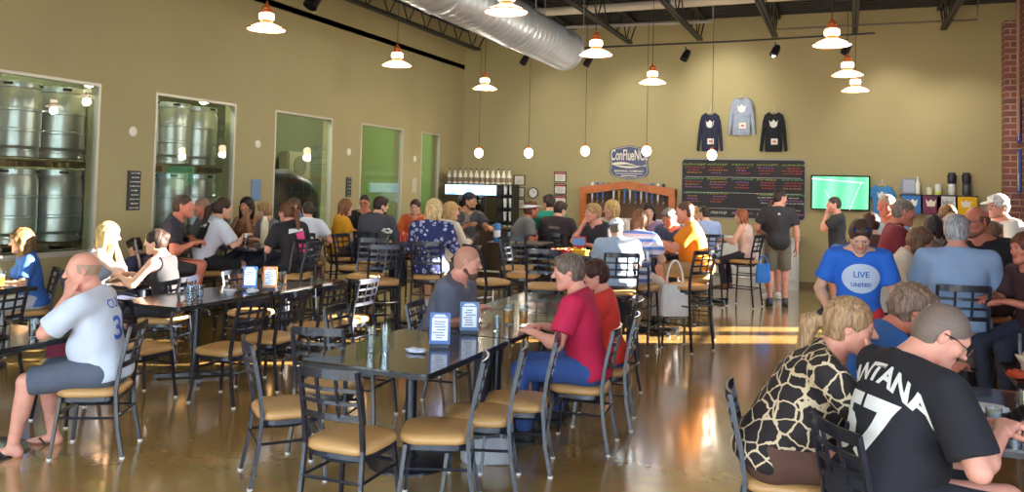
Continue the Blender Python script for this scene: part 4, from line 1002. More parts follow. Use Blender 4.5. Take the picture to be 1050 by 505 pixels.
tp=empty('tap_handle'); tag(tp,'x','beer tap'); ms=MB(); ms.lathe([(.012,0),(.014,.05),(.02,.06),(.03,.30),(.034,.36),(.02,.38)],n=10); hd_=ms.obj('handle',[mat((60,110,170),.4)],tp); ms=MB(); ms.tube([(0,.06,-.02),(0,0,-.02),(0,-.03,-.06)],.014,8); ms.obj('faucet',[steel],tp)
tcol=[(235,235,235),(60,110,180),(90,140,210),(60,60,60),(225,225,230),(205,160,70),(80,130,200),(230,230,230),(60,100,170),(225,225,225),(120,160,215),(70,120,190),(230,230,235),(60,60,66)]
cn={(235,235,235):'white',(60,60,60):'black'}
for i,cc in enumerate(tcol):
    x=cx-hw+.26+ (2*hw-.52)*i/13
    if i==0: tpp=tp
    else:
        tpp=tp.copy(); COL.objects.link(tpp)
        for ch_ in [o for o in bpy.data.objects if o.parent==tp]:
            c2=ch_.copy(); c2.data=ch_.data.copy() if ch_.name.startswith('handle') else ch_.data; COL.objects.link(c2); c2.parent=tpp
            if ch_.name.startswith('handle'): c2.data.materials[0]=mat(cc,.4,name='enamel')
    if i==0: hd_.data.materials[0]=mat(cc,.4,name='enamel')
    tpp.location=(x,YB-.13,1.62); tpp['label']=('pale' if sum(cc)>600 else 'blue' if cc[2]>cc[0]+30 else 'amber' if cc[0]>150 else 'black')+' tall beer tap handle in the row inside the orange timber surround'; tpp['group']=('pale' if sum(cc)>600 else 'blue' if cc[2]>cc[0]+30 else 'amber' if cc[0]>150 else 'black')+' tap handles inside the timber surround'
# drinks cooler and cups
a=B(455,195,16.1);b=B(510,195,16.1); cw=b[0]-a[0]; cxx=(a[0]+b[0])/2; zt=B(480,188.5,16.1)[2]; zb=B(480,201,16.1)[2]
r=empty('drinks_cooler',(cxx,16.42,0),0,'black glass fronted drinks cooler with glowing blue header','cooler'); blk=mat((22,24,28),.4,name='black_enamel')
ms=MB(); ms.box((0,0,zt/2),(cw,.6,zt)); ms.obj('cabinet',[blk],r,bevel=.01)
def header_mat():
    m=emit((120,190,240),1.6,'lit_header'); nt=m.node_tree; b=nt.nodes['Principled BSDF']; n=nt.nodes.new('ShaderNodeTexNoise'); n.inputs['Scale'].default_value=3.; tc=nt.nodes.new('ShaderNodeTexCoord'); nt.links.new(tc.outputs['Object'],n.inputs['Vector']); rp=nt.nodes.new('ShaderNodeValToRGB'); rp.color_ramp.elements[0].position=.38; rp.color_ramp.elements[0].color=(*lin((60,150,225)),1); rp.color_ramp.elements[1].position=.62; rp.color_ramp.elements[1].color=(*lin((235,250,255)),1); nt.links.new(n.outputs['Fac'],rp.inputs[0]); nt.links.new(rp.outputs[0],b.inputs['Emission Color']); return m
ms=MB(); ms.box((0,-.305,(zt+zb)/2),(cw-.06,.012,zt-zb-.05)); ms.obj('lit_header',[header_mat()],r,smooth=False)
for s_ in(-1,1):
    ms=MB(); ms.box((s_*cw/4,-.308,(zb+.15)/2+.05),(cw/2-.02,.02,zb-.22)); d_=ms.obj('door',[glass_mat((60,90,90),.15)],r,smooth=False)
    ms=MB(); ms.tube([(s_*.04,-.33,.9),(s_*.04,-.35,.95),(s_*.04,-.35,1.35),(s_*.04,-.33,1.4)],.01,6); ms.obj('door_handle',[steel],d_)
q=empty('growler_bottle'); tag(q,'x','bottle'); ms=MB(); ms.lathe([(.04,0),(.045,.01),(.045,.16),(.03,.20),(.015,.23),(.015,.27)],n=14); ms.obj('bottle_body',[mat((200,196,180),.35,name='glazed_bottle')],q); ms=MB(); ms.lathe([(.018,.265),(.018,.295)],n=10); ms.obj('stopper',[mat((60,50,45),.5)],q); ms=MB(); ms.lathe([(.0465,.04),(.0465,.12)],n=14,cap=False); ms.obj('bottle_label',[mat((120,100,80),.6)],q)
for i in range(12):
    p=B(459.5+5.6*i,188,16.25); place(q,i==0,(p[0],16.3,zt+.0),.3*i,'pale stoneware bottle in the row along the top of the drinks cooler','bottles in a row on the drinks cooler',1.12)
a=B(512,200,16.25);b=B(524,200,16.25); r=empty('cup_shelf',((a[0]+b[0])/2,16.5,0),0,'narrow black open shelf of paper cups beside the drinks cooler','shelf'); w=b[0]-a[0]; zt2=B(516,187,16.25)[2]
zt2=zt-.0
ms=MB(); 
for s_ in(-1,1): ms.box((s_*w/2,0,zt2/2),(.02,.4,zt2))
ms.box((0,.19,zt2/2),(w,.02,zt2)); ms.obj('side_panel',[blk],r,smooth=False)
for z in(.8,1.1,1.38,1.66,zt2-.01): ms=MB(); ms.box((0,0,z),(w-.02,.4,.02)); ms.obj('shelf_board',[blk],r,smooth=False)
cupm=mat((225,225,220),.6,name='paper_cup'); f_=True; cp=None
for lvl,z in enumerate((1.39+.02,1.67+.02,1.11+.02)):
    for j in(-1,1):
        ms=MB() if f_ else None
        if f_: ms.lathe([(.03,0),(.04,.12),(.042,.18),(.043,.2)],n=14); cp=ms.obj('cup_stack',[cupm]); tag(cp,'x','cup'); f_=False; o=cp
        else: o=cp.copy(); COL.objects.link(o)
        o.location=(r.location[0]+j*w*.24,16.42,z+.001); o['label']='stack of white cups on the narrow shelf beside the cooler'; o['group']='stacks of white cups beside the cooler'
# television
tv_c=(B(834,198)+B(889.5,198))/2; r=empty('television',(tv_c[0]+.0,YB-.15,tv_c[2]),R_(4),'wall mounted television showing a green football pitch','television')
Rv=rx(R_(6)); ms=MB(); ms.box((0,0,0),(1.08,.05,.69),Rv); ms.obj('bezel',[mat((18,18,20),.25)],r,bevel=.01)
def pitch():
    m=emit((90,200,140),1.15,'tv_picture'); nt=m.node_tree; b=nt.nodes['Principled BSDF']; L=nt.links.new; tc=nt.nodes.new('ShaderNodeTexCoord'); w=nt.nodes.new('ShaderNodeTexWave'); w.inputs['Scale'].default_value=.9; w.inputs['Distortion'].default_value=2; L(tc.outputs['Object'],w.inputs['Vector'])
    rp=nt.nodes.new('ShaderNodeValToRGB'); rp.color_ramp.elements[0].color=(*lin((70,190,130)),1); rp.color_ramp.elements[1].color=(*lin((130,222,170)),1); L(w.outputs['Fac'],rp.inputs[0]); L(rp.outputs[0],b.inputs['Emission Color']); return m
ms=MB(); ms.box((0,-.027,0),(1.02,.004,.63),Rv); sc=ms.obj('screen',[pitch()],r,smooth=False)
ms=MB(); pm=emit((225,240,230),1.1); 
ms.box(Rv@np.array((-.05,-.031,.24)),(.95,.002,.012),Rv@ry(R_(4))); ms.box(Rv@np.array((.28,-.031,-.05)),(.008,.002,.6),Rv@ry(R_(20))); ms.box(Rv@np.array((-.2,-.031,-.1)),(.008,.002,.34),Rv@ry(R_(-28))); ms.obj('pitch_marking',[pm],sc,smooth=False)
ms=MB(); ms.box((0,.05,0),(.25,.1,.25)); ms.obj('wall_bracket',[blk],r,smooth=False)
# merchandise shelf
a=B(924,199);b=B(999,202); w=b[0]-a[0]; r=empty('wall_shelf',((a[0]+b[0])/2,YB,a[2]-.02),0,'dark wall shelf holding mugs and growlers right of the television','shelf'); ms=MB(); ms.box((0,-.14,0),(w+.06,.28,.03)); ms.obj('shelf_board',[blk],r,smooth=False)
for s_ in(-1,1): ms=MB(); ms.prism([(0,0),(.2,0),(0,-.2)],-.01,.01,rot=rz(R_(-90))@rx(R_(90)),c=(s_*w*.45,0,-.015)); ms.obj('bracket',[blk],r,smooth=False)
zs=a[2]
for (x,c,l) in((934.5,(62,128,200),'blue'),(953,(118,62,92),'maroon'),(969.5,(216,216,220),'white'),(988.5,(240,190,30),'yellow')):
    p=B(x,208); r=empty('folded_shirt',(p[0],YB-.29,zs-.03),0,'%s folded printed shirt hung from the wall shelf'%l,'shirt'); ms=MB(); ms.box((0,0,-.17),(.365,.03,.34)); ms.obj('shirt_cloth',[mat(c,.85,noise=.12,scale=12,bump=.3)],r,bevel=.012)
    s_=.09; ms=MB(); ms.prism([(-s_,.9*s_),(-.5*s_,.4*s_),(0,.9*s_),(.5*s_,.4*s_),(s_,.9*s_),(.7*s_,-.6*s_),(-.7*s_,-.6*s_)],.016,.020,rot=rx(R_(90)),c=(0,0,-.14)); ms.obj('crest_print',[mat((236,228,215) if l!='white' else (150,160,175),.8)],r,smooth=False)
def bottle_at(px,prof,m,name,label,cat,capm=None,capprof=None):
    p=B(px,199,YB-.14); r=empty(name,(p[0],YB-.14,zs),0,label,cat); ms=MB(); ms.lathe(prof,n=18); ms.obj('vessel',[m],r)
    if capprof: ms=MB(); ms.lathe(capprof,n=18); ms.obj('lid',[capm],r)
    return r
bottle_at(941,[(.035,0),(.04,.02),(.04,.2),(.015,.27),(.015,.34)],mat((232,232,225),.3),'bottle','tall white bottle on the wall shelf beside the small picture','bottle')
bottle_at(953,[(.05,0),(.055,.13),(.05,.135)],mat((226,222,190),.3),'mug','small pale mug in the middle of the wall shelf','mug')
bottle_at(962,[(.06,0),(.06,.05),(.062,.2)],mat((220,226,220),.3),'mug','taller glass mug with yellow base on the wall shelf','mug',mat((205,220,60),.4),[(.063,.01),(.063,.06)])
bottle_at(976,[(.05,0),(.06,.03),(.06,.2),(.04,.26)],mat((225,225,222),.3),'growler','left growler with a dark cap cover on the wall shelf','growler',mat((34,36,52),.5),[(.05,.19),(.075,.24),(.08,.36),(.05,.42)])
bottle_at(991,[(.06,0),(.07,.03),(.07,.2),(.04,.26)],mat((60,66,70),.3),'growler','right growler, all dark with yellow badge, on the wall shelf','growler',mat((30,32,46),.5),[(.055,.19),(.075,.24),(.08,.36),(.05,.42)])
p=B(932,190,YB-.1); r=empty('small_picture',(p[0],YB-.08,zs),0,'small grey framed picture leaning at the left end of the wall shelf','picture'); ms=MB(); ms.box((0,0,.15),(.26,.02,.3)); ms.obj('frame',[mat((130,140,160),.5)],r,bevel=.004); ms=MB(); ms.box((0,-.012,.15),(.2,.004,.24)); ms.obj('print',[mat((170,180,200),.6)],r,smooth=False)
# posters on the brick side wall
for i,(yy_,z,c1,c2,l) in enumerate(((17.12,3.25,(40,70,160),(225,190,60),'upper'),(17.12,2.35,(40,90,180),(235,200,80),'lower'))):
    r=empty('poster',(XR-.03,yy_,z),0,'%s blue and yellow poster on the brick side wall'%l,'poster'); ms=MB(); ms.box((0,0,0),(.03,.2,.78)); ms.obj('poster_sheet',[mat(c1,.5)],r,smooth=False); ms=MB(); ms.box((-.017,.03,.05),(.004,.07,.6)); ms.obj('yellow_panel',[mat(c2,.5)],r,smooth=False); ms=MB(); ms.box((-.017,-.05,-.2),(.004,.05,.3)); ms.obj('white_panel',[mat((225,225,225),.5)],r,smooth=False)
# counters
def counter(name,x0,x1,y0,y1,h,topc,facec,label):
    r=empty(name,((x0+x1)/2,(y0+y1)/2,0),0,label,'counter'); w,d=x1-x0,y1-y0
    ms=MB(); ms.box((0,.02,(h-.05)/2),(w-.1,d-.1,h-.05)); b_=ms.obj('front_panel',[mat(facec,.6,noise=.12,scale=3)],r,smooth=False)
    n=max(2,int(w/.6)); 
    for i in range(n+1): ms=MB(); ms.box((-w/2+.06+(w-.12)*i/n,-d/2+.062,(h-.05)/2),(.05,.025,h-.06)); ms.obj('stile',[mat(tuple(int(v*.9) for v in facec),.6)],b_,smooth=False)
    ms=MB(); ms.box((0,0,h-.025),(w,d,.05)); ms.obj('countertop',[mat(topc,.25,coat=.3)],r,bevel=.008)
    ms=MB(); ms.tube([(-w/2+.1,-d/2-.08,.2),(w/2-.1,-d/2-.08,.2)],.022,10); ms.obj('foot_rail',[steel],r); return r
counter('bar_counter',-7.2,-3.0,15.0,15.7,1.08,(120,110,98),(62,48,40),'dark fronted bar counter before the drinks cooler and taps')
a=B(735,290,17.0);b=B(821,290,17.0); counter('side_counter',a[0]-.2,b[0],16.75,17.5,1.0,(214,214,208),(214,216,212),'pale grey counter standing below the chalkboard')
# outside
ms=MB(); ms.box((12,8,-.12),(17.5,60,.1)); S(ms.obj('ground_outside',[mat((150,145,135),.9)],smooth=False)); ms=MB(); ms.box((-3,-13.3,-.12),(40,20,.1)); S(ms.obj('ground_front',[mat((150,145,135),.9)],smooth=False))
# ---------------------------------------------------------------- light
w=bpy.data.worlds.new('sky'); bpy.context.scene.world=w; w.use_nodes=True; nt=w.node_tree; bg=nt.nodes['Background']; bg.inputs[0].default_value=(.62,.80,1.,1); bg.inputs[1].default_value=9.5
sun=bpy.data.lights.new('sun','SUN'); sun.energy=85; sun.color=(1,.92,.78); sun.angle=R_(.6); so=bpy.data.objects.new('sun',sun); COL.objects.link(so)
SD=Vector((-.882,-.471,0)).normalized()*math.cos(R_(13))+Vector((0,0,-math.sin(R_(13)))); so.rotation_euler=SD.to_track_quat('-Z','Y').to_euler()
def portal(loc,rot,w_,h_):
    l=bpy.data.lights.new('portal','AREA'); l.shape='RECTANGLE'; l.size=w_; l.size_y=h_; l.cycles.is_portal=True; o=bpy.data.objects.new('portal',l); COL.objects.link(o); o.location=loc; o.rotation_euler=rot
for a,b,c,d in RW: portal((XR+.3,(a+b)/2,(c+d)/2),(0,R_(90),0),d-c,b-a)
for a,b in((-7.8,-3.6),(-3.0,2.2)): portal(((a+b)/2,YF-.3,1.97),(R_(90),0,0),b-a,3.3)
sc=bpy.context.scene; sc.view_settings.view_transform='Standard'; sc.view_settings.look='None'; sc.view_settings.exposure=.35; sc.view_settings.gamma=1; sc.view_settings.use_curve_mapping=False
try: sc.cycles.use_denoising=True; sc.cycles.denoiser='OPENIMAGEDENOISE'
except Exception: pass
sc.cycles.max_bounces=8; sc.cycles.diffuse_bounces=5; sc.cycles.glossy_bounces=4; sc.cycles.transparent_max_bounces=12; sc.cycles.caustics_reflective=False; sc.cycles.caustics_refractive=False; sc.cycles.sample_clamp_indirect=6
# ---------------------------------------------------------------- people
floral=pattern_mat('voro',(38,46,98),(205,212,235),17); mosaic=pattern_mat('edge',(30,22,24),(206,186,152),14); camo=pattern_mat('blotch',(58,60,66),(92,80,74),9,(120,112,104))
striped=pattern_mat('stripe',(84,120,190),(225,228,238),11,(214,190,205))
HS,CH='high','low'; PP={}
def per(key,head,face,label,stool=None,sit=None,**k):
    seat={None:sit,'high':.76,'low':.455}[stool]
    t=head[2]; k.setdefault('detail',2 if t<6 else 1 if t<9.6 else 0)
    i=person(head,face,label,seat=seat,**k); i['stool']=stool; PP[key]=i; return i
grp=(150,155,170)
# -- left foreground
p=per('P1',(85,259,5.65),120,'bald man in a pale grey numbered t-shirt with hands at his mouth',CH,skin='pink',lean=14,hpitch=8,hyaw=18,L='mouth',R='mouth',top=((206,214,228),'jersey'),bottom=((84,92,108),'shorts'),hair=((178,146,122),'fringe'),shoes=(52,44,44),heel='sandal',belly=.05,wide=1.08,hands=('fist','fist'),legs=((-.10,.50,-.465),(.16,.36,-.465)))
per('P2',(22,237,8.7),150,'curly haired woman in a blue t-shirt with sunglasses pushed up, by the first window',CH,lean=12,hpitch=5,top=((58,108,190),'short'),hair=((120,88,56),'curly'),glasses='top',bust=.02,wide=.92,bottom=((190,195,205),'long'),R='cross')
per('P3',(112,229,8.8),-40,'blonde woman in a grey tank top leaning on her hand below the black board',CH,skin='pale',lean=18,hyaw=-25,L='table',R='chin',top=((150,155,165),'tank'),hair=((214,184,120),'long'),wide=.92,bust=.015)
per('P4',(160,236,8.5),106,'dark haired woman in a black strappy top reaching across to the blonde woman',CH,skin='light',lean=14,hyaw=10,L='reach',R='reach',top=((28,26,32),'tank'),hair=((50,34,30),'updo'),wide=.92,bust=.02,bottom=((40,40,48),'long'))
per('P5',(138,245,9.6),100,'person in a navy shirt partly hidden between the two women at the window table',CH,lean=10,top=((44,56,96),'short'),hair=((50,40,34),'short'),hpitch=20)
per('P6',(189,200,9.6),-50,'man in a black cycling jersey leaning in beside the woman with the white sleeves',HS,lean=26,hyaw=-8,hpitch=0,top=((42,38,52),'short'),hair=((78,60,48),'crop'),skin='ruddy',bottom=((30,30,36),'shorts'),wide=1.05)
per('P7',(207,203,11.0),150,'balding man facing the room, half hidden behind the man in the black cycling jersey',HS,lean=10,hyaw=-20,top=((96,92,92),'short'),hair=((150,120,95),'stubble'),skin='ruddy')
per('P8',(229,203,10.2),-30,'ponytailed woman in a cycling jersey with white sleeves and black back',HS,lean=24,hpitch=2,top=((215,218,226),'jersey'),hair=((66,44,34),'pony'),bottom=((24,24,30),'shorts'),L='table',R='reach',bust=.02,glasses=None,skin='light')
per('P9',(253,203,11.6),190,'woman with long dark wavy hair facing the room with her hand to her mouth',HS,lean=8,L='mouth',R='table',top=((150,100,70),'tank'),hair=((40,28,26),'long'),wide=.92,skin='tan',bust=.02)
per('P10',(271,208,11.4),160,'sandy haired man in a grey t-shirt at the cyclists table',HS,lean=14,hyaw=-60,top=((132,138,148),'short'),hair=((166,130,84),'short'))
per('P11',(294,208,10.2),72,'woman in a black and pink cycling jersey on a high stool, facing left',HS,lean=20,hyaw=10,top=((30,28,34),'jersey'),hair=((110,70,44),'pony'),bottom=((26,26,32),'shorts'),bust=.02,skin='pink',glasses='top')
per('P12',(301,203,12.),120,'man in a blue t-shirt behind the woman in the black and pink jersey',HS,lean=10,hyaw=30,top=((70,120,180),'short'),hair=((90,64,48),'crop'),skin='ruddy')
per('P13',(316,207,11.5),20,'man in a plain white t-shirt and khaki shorts seen from behind',HS,lean=12,hyaw=30,top=((222,226,236),'short'),hair=((60,46,40),'crop'),bottom=((176,150,120),'shorts'),R=(.28,.34,.2),skin='pink')
per('P14',(355,205,12.4),-40,'woman in a mustard yellow t-shirt by the window wall',HS,lean=8,top=((226,158,30),'short'),hair=((128,84,50),'bob'),bust=.02,wide=.95,bottom=((50,50,58),'long'))
per('P15',(374,200,13.6),200,'man in a black shirt facing the room beside the woman in yellow',HS,lean=8,hpitch=10,top=((30,28,34),'short'),hair=((48,36,32),'crop'),glasses='face',skin='ruddy')
per('P16',(391,202,12.1),0,'man in a charcoal shirt seen from behind, across from the man in black',HS,lean=14,hyaw=-35,hpitch=8,top=((70,70,80),'rolled'),hair=((52,38,32),'short'),beard=(60,44,36),wide=1.1)
per('P17',(426,205,13.2),195,'person in an orange hooded top facing the room by the last window',HS,lean=10,top=((196,88,44),'jacket'),hair=((70,48,40),'short'),hpitch=6)
per('P18',(446,205,10.3),12,'blonde woman in a navy blouse with white flowers seen from behind',HS,lean=6,hyaw=-30,top=(floral,'long'),hair=((226,196,140),'bob'),bottom=((84,88,98),'capri'),wide=1.08,bust=.02,shoes=(225,225,225),hem=-.09)
per('P18b',(463,208,11.3),-20,'blonde woman in a cream top just right of the floral blouse',HS,lean=10,hyaw=-40,top=((226,220,204),'long'),hair=((206,166,110),'long'),wide=.92)
per('P19',(482,198,12.1),-120,'bearded man in a dark cap and patterned dark shirt standing with bent arms',None,lean=4,top=(camo,'short'),hair=((36,30,30),'crop'),cap=((40,44,54),'none'),beard=(50,38,34),skin='tan',L='reach',R=(.16,.26,.32),belly=.04,wide=1.1,hyaw=30)
per('P20',(470,212,13.2),190,'red haired person behind the floral blouse, only the head showing',HS,lean=8,top=((120,70,50),'short'),hair=((170,98,60),'short'))
per('P21',(545,207,13.0),-55,'man with a white headband and grey t-shirt leaning below the clock',HS,lean=28,hpitch=-4,hyaw=10,top=((112,114,116),'short'),hair=((98,56,36),'short'),cap=((236,234,230),'visor'),skin='ruddy',belly=.06,wide=1.1)
per('P22',(563,200,13.8),30,'person in a teal green t-shirt seen from behind below the certificates',HS,lean=6,hyaw=30,top=((30,140,120),'short'),hair=((60,52,46),'short'))
per('P23',(575,207,12.9),-2,'person in a dark brown jacket with pale lettering seen from behind',HS,lean=12,hyaw=-30,hpitch=14,top=((52,42,46),'jacket'),hair=((58,42,36),'short'),wide=1.1)
per('P24',(608,209,11.3),150,'fair haired man in a dark shirt resting his chin on his hand',HS,lean=14,hyaw=-25,hpitch=4,L='table',R='chin',top=((50,48,54),'short'),hair=((186,150,104),'short'),skin='pink')
per('P25',(627,206,12.2),175,'blonde haired woman before the tap wall, behind the man in the white cap',HS,lean=8,hyaw=-50,top=((205,196,180),'short'),hair=((204,170,110),'long'),wide=.92)
per('P26',(632,225,9.3),25,'man in a white cap and pale blue grey shirt seen from behind',HS,lean=16,hpitch=14,top=((172,188,208),'short'),hair=((120,110,100),'crop'),cap=((205,212,228),'back'),wide=1.15,L='reach',R='table')
per('P27',(656,216,9.7),-5,'long haired woman in a blue and white striped top on a high stool',HS,lean=8,hyaw=35,hpitch=8,top=(striped,'short'),hair=((110,74,50),'long'),wide=.92,bust=.02,bottom=((215,205,200),'long'))
per('P28',(665,209,12.3),200,'dark haired person in a purple cap behind the long haired woman',HS,lean=6,top=((150,120,160),'short'),hair=((40,30,32),'bob'),wide=.9)
per('P29',(686,215,11.3),170,'grey haired man in a dark blue t-shirt bending over his arms on the table',HS,lean=26,hpitch=26,hyaw=-10,top=((62,74,104),'short'),hair=((120,116,112),'short'),skin='ruddy',L='cross',R='cross')
per('P30',(702,207,10.7),100,'man in a bright orange polo shirt and khaki shorts on a high stool',HS,lean=16,hpitch=4,top=((250,150,30),'short','collar'),hair=((100,74,58),'crop'),bottom=((176,150,112),'shorts'),L='reach',R='reach',skin='pink',belly=.05,wide=1.08)
per('P31',(722,212,13.6),30,'man in a light blue shirt seen from behind near the pale counter',HS,lean=10,hyaw=30,top=((160,180,225),'short'),hair=((60,48,42),'crop'),sit=None)
per('P31b',(712,212,14.6),150,'fair haired child peeking out beside the light blue shirt',HS,lean=6,top=((200,180,140),'short'),hair=((196,150,96),'short'),wide=.9)
per('P32',(760,215,13.6),75,'auburn haired woman in a pale pink top sitting below the chalkboard',HS,lean=8,hyaw=20,top=((224,190,180),'tank'),hair=((150,88,56),'bob'),bottom=((52,50,66),'long'),wide=.9,bust=.02,shoes=(150,90,60))
per('P33',(800,195,13.75),10,'man in a black t-shirt and grey shorts standing with his back turned',None,lean=2,hyaw=-60,top=((44,44,50),'short'),hair=((52,40,36),'crop'),bottom=((116,112,98),'shorts'),L=(-.22,.26,.14),R='down',shoes=(70,76,86),skin='pink')
per('P34',(792,206,14.6),30,'person in white trainers standing behind the man in the black t-shirt, almost hidden',None,lean=2,top=((60,60,68),'short'),hair=((70,50,40),'crop'),bottom=((150,150,140),'shorts'),shoes=(235,235,235),skin='pink')
per('P35',(855,202,13.6),98,'man in a charcoal t-shirt standing with his hand on his chin below the television',None,lean=2,hyaw=0,L='chin',R='down',top=((48,50,54),'short'),hair=((66,58,54),'crop'),bottom=((70,110,190),'shorts'),skin='pink')
# -- right group
p=per('P36',(882,228,6.4),184,'man in a bright blue lettered t-shirt looking down, sunglasses on his head',None,lean=8,hpitch=34,L='down',R=(.22,.22,.02),top=((40,108,214),'short'),hair=((88,66,52),'short'),glasses='top',bottom=((205,50,52),'shorts'),skin='light',hands=('relax','grip'))
per('P37',(927,205,8.4),-84,'grey haired man in a maroon polo shirt facing right behind the blue t-shirt',None,lean=10,hpitch=10,hyaw=0,top=((122,34,52),'short','collar'),hair=((130,118,108),'crop'),skin='ruddy',L='table',R='table',wide=1.08)
per('P38',(893,219,9.6),20,'dark brown haired person mostly hidden behind the man in the blue t-shirt',HS,top=((90,60,60),'short'),hair=((72,40,36),'short'),lean=6)
per('P39',(909,200,9.8),130,'flushed older man in a light blue shirt below the blue wall t-shirt',None,top=((150,190,220),'short'),hair=((196,170,150),'crop'),skin='ruddy',lean=6,hyaw=10)
per('P40',(944,235,7.6),-88,'woman in a cream top and grey cap bending forward beside the maroon shirt',HS,lean=26,hpitch=22,top=((226,216,204),'long'),hair=((130,96,70),'bob'),cap=((128,112,98),'brim'),skin='pink',wide=.95)
per('P41',(957,222,8.7),20,'dark haired person in a grey top behind the woman in the cap',HS,top=((150,140,138),'short'),hair=((58,48,50),'bob'),lean=6)
per('P42',(972,211,9.9),200,'brown haired person standing before the wall shelf',None,top=((160,120,90),'short'),hair=((120,84,54),'bob'),lean=4,wide=.95)
per('P43',(981,221,6.75),4,'white haired man in a light blue shirt seen from behind',HS,lean=6,hpitch=4,hyaw=-12,top=((152,178,212),'short','collar'),hair=((176,176,180),'short'),skin='pink',wide=1.15,belly=.04,bottom=((170,160,140),'long'))
per('P44',(1001,212,7.8),150,'bald man with glasses and a beard in a dark shirt facing left',HS,lean=10,hyaw=-25,hpitch=6,top=((36,36,46),'short'),hair=((120,90,70),'fringe'),beard=(150,110,90),glasses='face',skin='ruddy',wide=1.1)
per('P45',(1023,200,9.6),120,'white haired person in a white shirt lit by strong sun at the brick pier',None,lean=8,top=((240,236,228),'short'),hair=((230,228,220),'short'),cap=((236,234,226),'brim'),skin='pink',L='table',R='table')
per('P46',(1019,228,8.5),-40,'person with sandy brown hair beside the bald man, seen from behind',HS,lean=10,top=((62,48,50),'short'),hair=((140,112,88),'short'))
per('P47',(1050,240,6.4),120,'person in a dark brown top cut by the right edge of the view',HS,lean=10,top=((70,40,40),'short'),hair=((110,60,44),'long'),skin='ruddy')
# -- centre
p=per('P48',(480,253,6.9),-84,'bald bearded man in a grey lettered t-shirt sitting behind the menu stands',CH,lean=22,side=0,hpitch=10,hyaw=14,top=((94,98,116),'short'),hair=((196,140,116),'stubble'),beard=(96,66,54),skin='pink',wide=1.2,belly=.06,L='cross',R='cross',bottom=((60,60,70),'long'),detail=2)
p=per('P49',(583,261,6.08),96,'grey haired person in a crimson t-shirt sitting at the long table',CH,lean=12,hpitch=8,hyaw=12,top=((198,28,76),'short'),hair=((112,96,86),'short'),bottom=((52,84,150),'long'),skin='pink',L='table',R='table',detail=2,wide=1.02)
p=per('P50',(610,268,6.65),100,'dark haired child in a red orange t-shirt sitting beside the crimson t-shirt',CH,lean=10,hpitch=10,hyaw=16,top=((232,62,52),'short'),hair=((70,40,34),'wavy'),bottom=((54,88,160),'long'),skin='pink',L='table',R='table',detail=1,wide=.92)
# -- right foreground
p=per('P51',(872,307,4.1),-84,'woman with a blonde ponytail in a black and cream mosaic print top',CH,lean=34,hpitch=8,hyaw=-4,top=(mosaic,'short'),hair=((172,138,102),'pony'),bottom=((92,62,50),'long'),skin='pink',L='cross',R='mouth',wide=1.15,bust=.03,belly=.08,shoes=(50,40,40),hem=-.06,hands=('fist','relax'))
p=per('P52',(966,316,3.65),-58,'man with glasses in a black baseball jersey with white lettering, looking at his phone',CH,lean=20,hpitch=34,hyaw=-24,top=((26,26,34),'jersey'),hair=((120,104,94),'stubble'),glasses='face',skin='pink',wide=1.15,belly=.06,bottom=((36,36,44),'long'),L={'w':(.60,4.16,.87)},R={'w':(.60,4.02,.87)},hands=('grip','grip'),hem=-.05)
p=per('P53',(936,296,4.75),-72,'man with greying wavy hair in a blue t-shirt bending over the table',CH,lean=30,hpitch=26,top=((44,96,170),'short'),hair=((138,112,94),'wavy'),skin='ruddy',L='table',R='reach')
# -- lettering on clothes
blue=mat((70,96,190),.7,name='blue_lettering'); white=mat((228,228,224),.7,name='white_lettering')
shirt_text(PP['P1'],'CUBS',.085,blue,(0.0,0,.255),bold=.001); shirt_text(PP['P1'],'31',.21,blue,(0,0,.09),bold=.004)
shirt_text(PP['P52'],'SANTANA',.105,white,(0,0,.275),bold=.004,sx=.95,arc=1.6); shirt_text(PP['P52'],'57',.30,white,(0,0,.06),bold=.012,sx=.9)
el=[(.14*math.cos(a),.115*math.sin(a)) for a in np.linspace(0,2*math.pi,33)[:-1]]
badge(PP['P36'],el,mat((196,212,232),.8,name='white_print'),(-.01,0,.16)); bl=mat((52,104,190),.7,name='blue_ink')
shirt_text(PP['P36'],'LIVE',.065,bl,(-.01,0,.19),back=False,bold=.001,name='lettering'); shirt_text(PP['P36'],'UNITED',.042,bl,(-.01,0,.11),back=False,bold=.001)
for n in [o for o in PP['P36']['root'].children if o.name.startswith('lettering')]:
    n.location=tuple(PP['P36']['Rc']@np.array([0,.004,0]))
shirt_text(PP['P48'],'NASA',.07,mat((214,190,120),.7),(0,0,.17),back=False,bold=.003)
shirt_text(PP['P23'],'BREWING',.05,white,(0,0,.2),bold=.0) if False else None
for k,w_,c in (('P8',.10,(24,24,30)),('P11',.07,(236,70,140))):
    pts=[(-.13,.14),(.0,.16),(.13,.14),(.12,-.16),(-.12,-.16)] if k=='P8' else [(-.02,.06),(.12,.09),(.12,-.18),(.0,-.18)]
    badge(PP[k],pts,mat(c,.8,name='jersey_panel'),(0,0,.14),back=True,name='jersey_panel')
badge(PP['P8'],[(-.09,.0),(.05,.03),(.05,.01),(.10,.045),(.06,.08),(.06,.06),(-.09,.04)],white,(0,0,.20),back=True,off=.007)
badge(PP['P11'],[(-.11,.0),(.10,.03),(.10,.06),(-.10,.06)],white,(0,0,.2),back=True,off=.007)
badge(PP['P33'],[(-.025,-.012),(0,.022),(.025,-.012)],white,(0,0,.27),back=True)
badge(PP['P23'],[(-.07,-.012),(.07,-.018),(.10,.0),(.07,.022),(-.07,.022)],mat((110,96,100),.8),(0,0,.2),back=True)
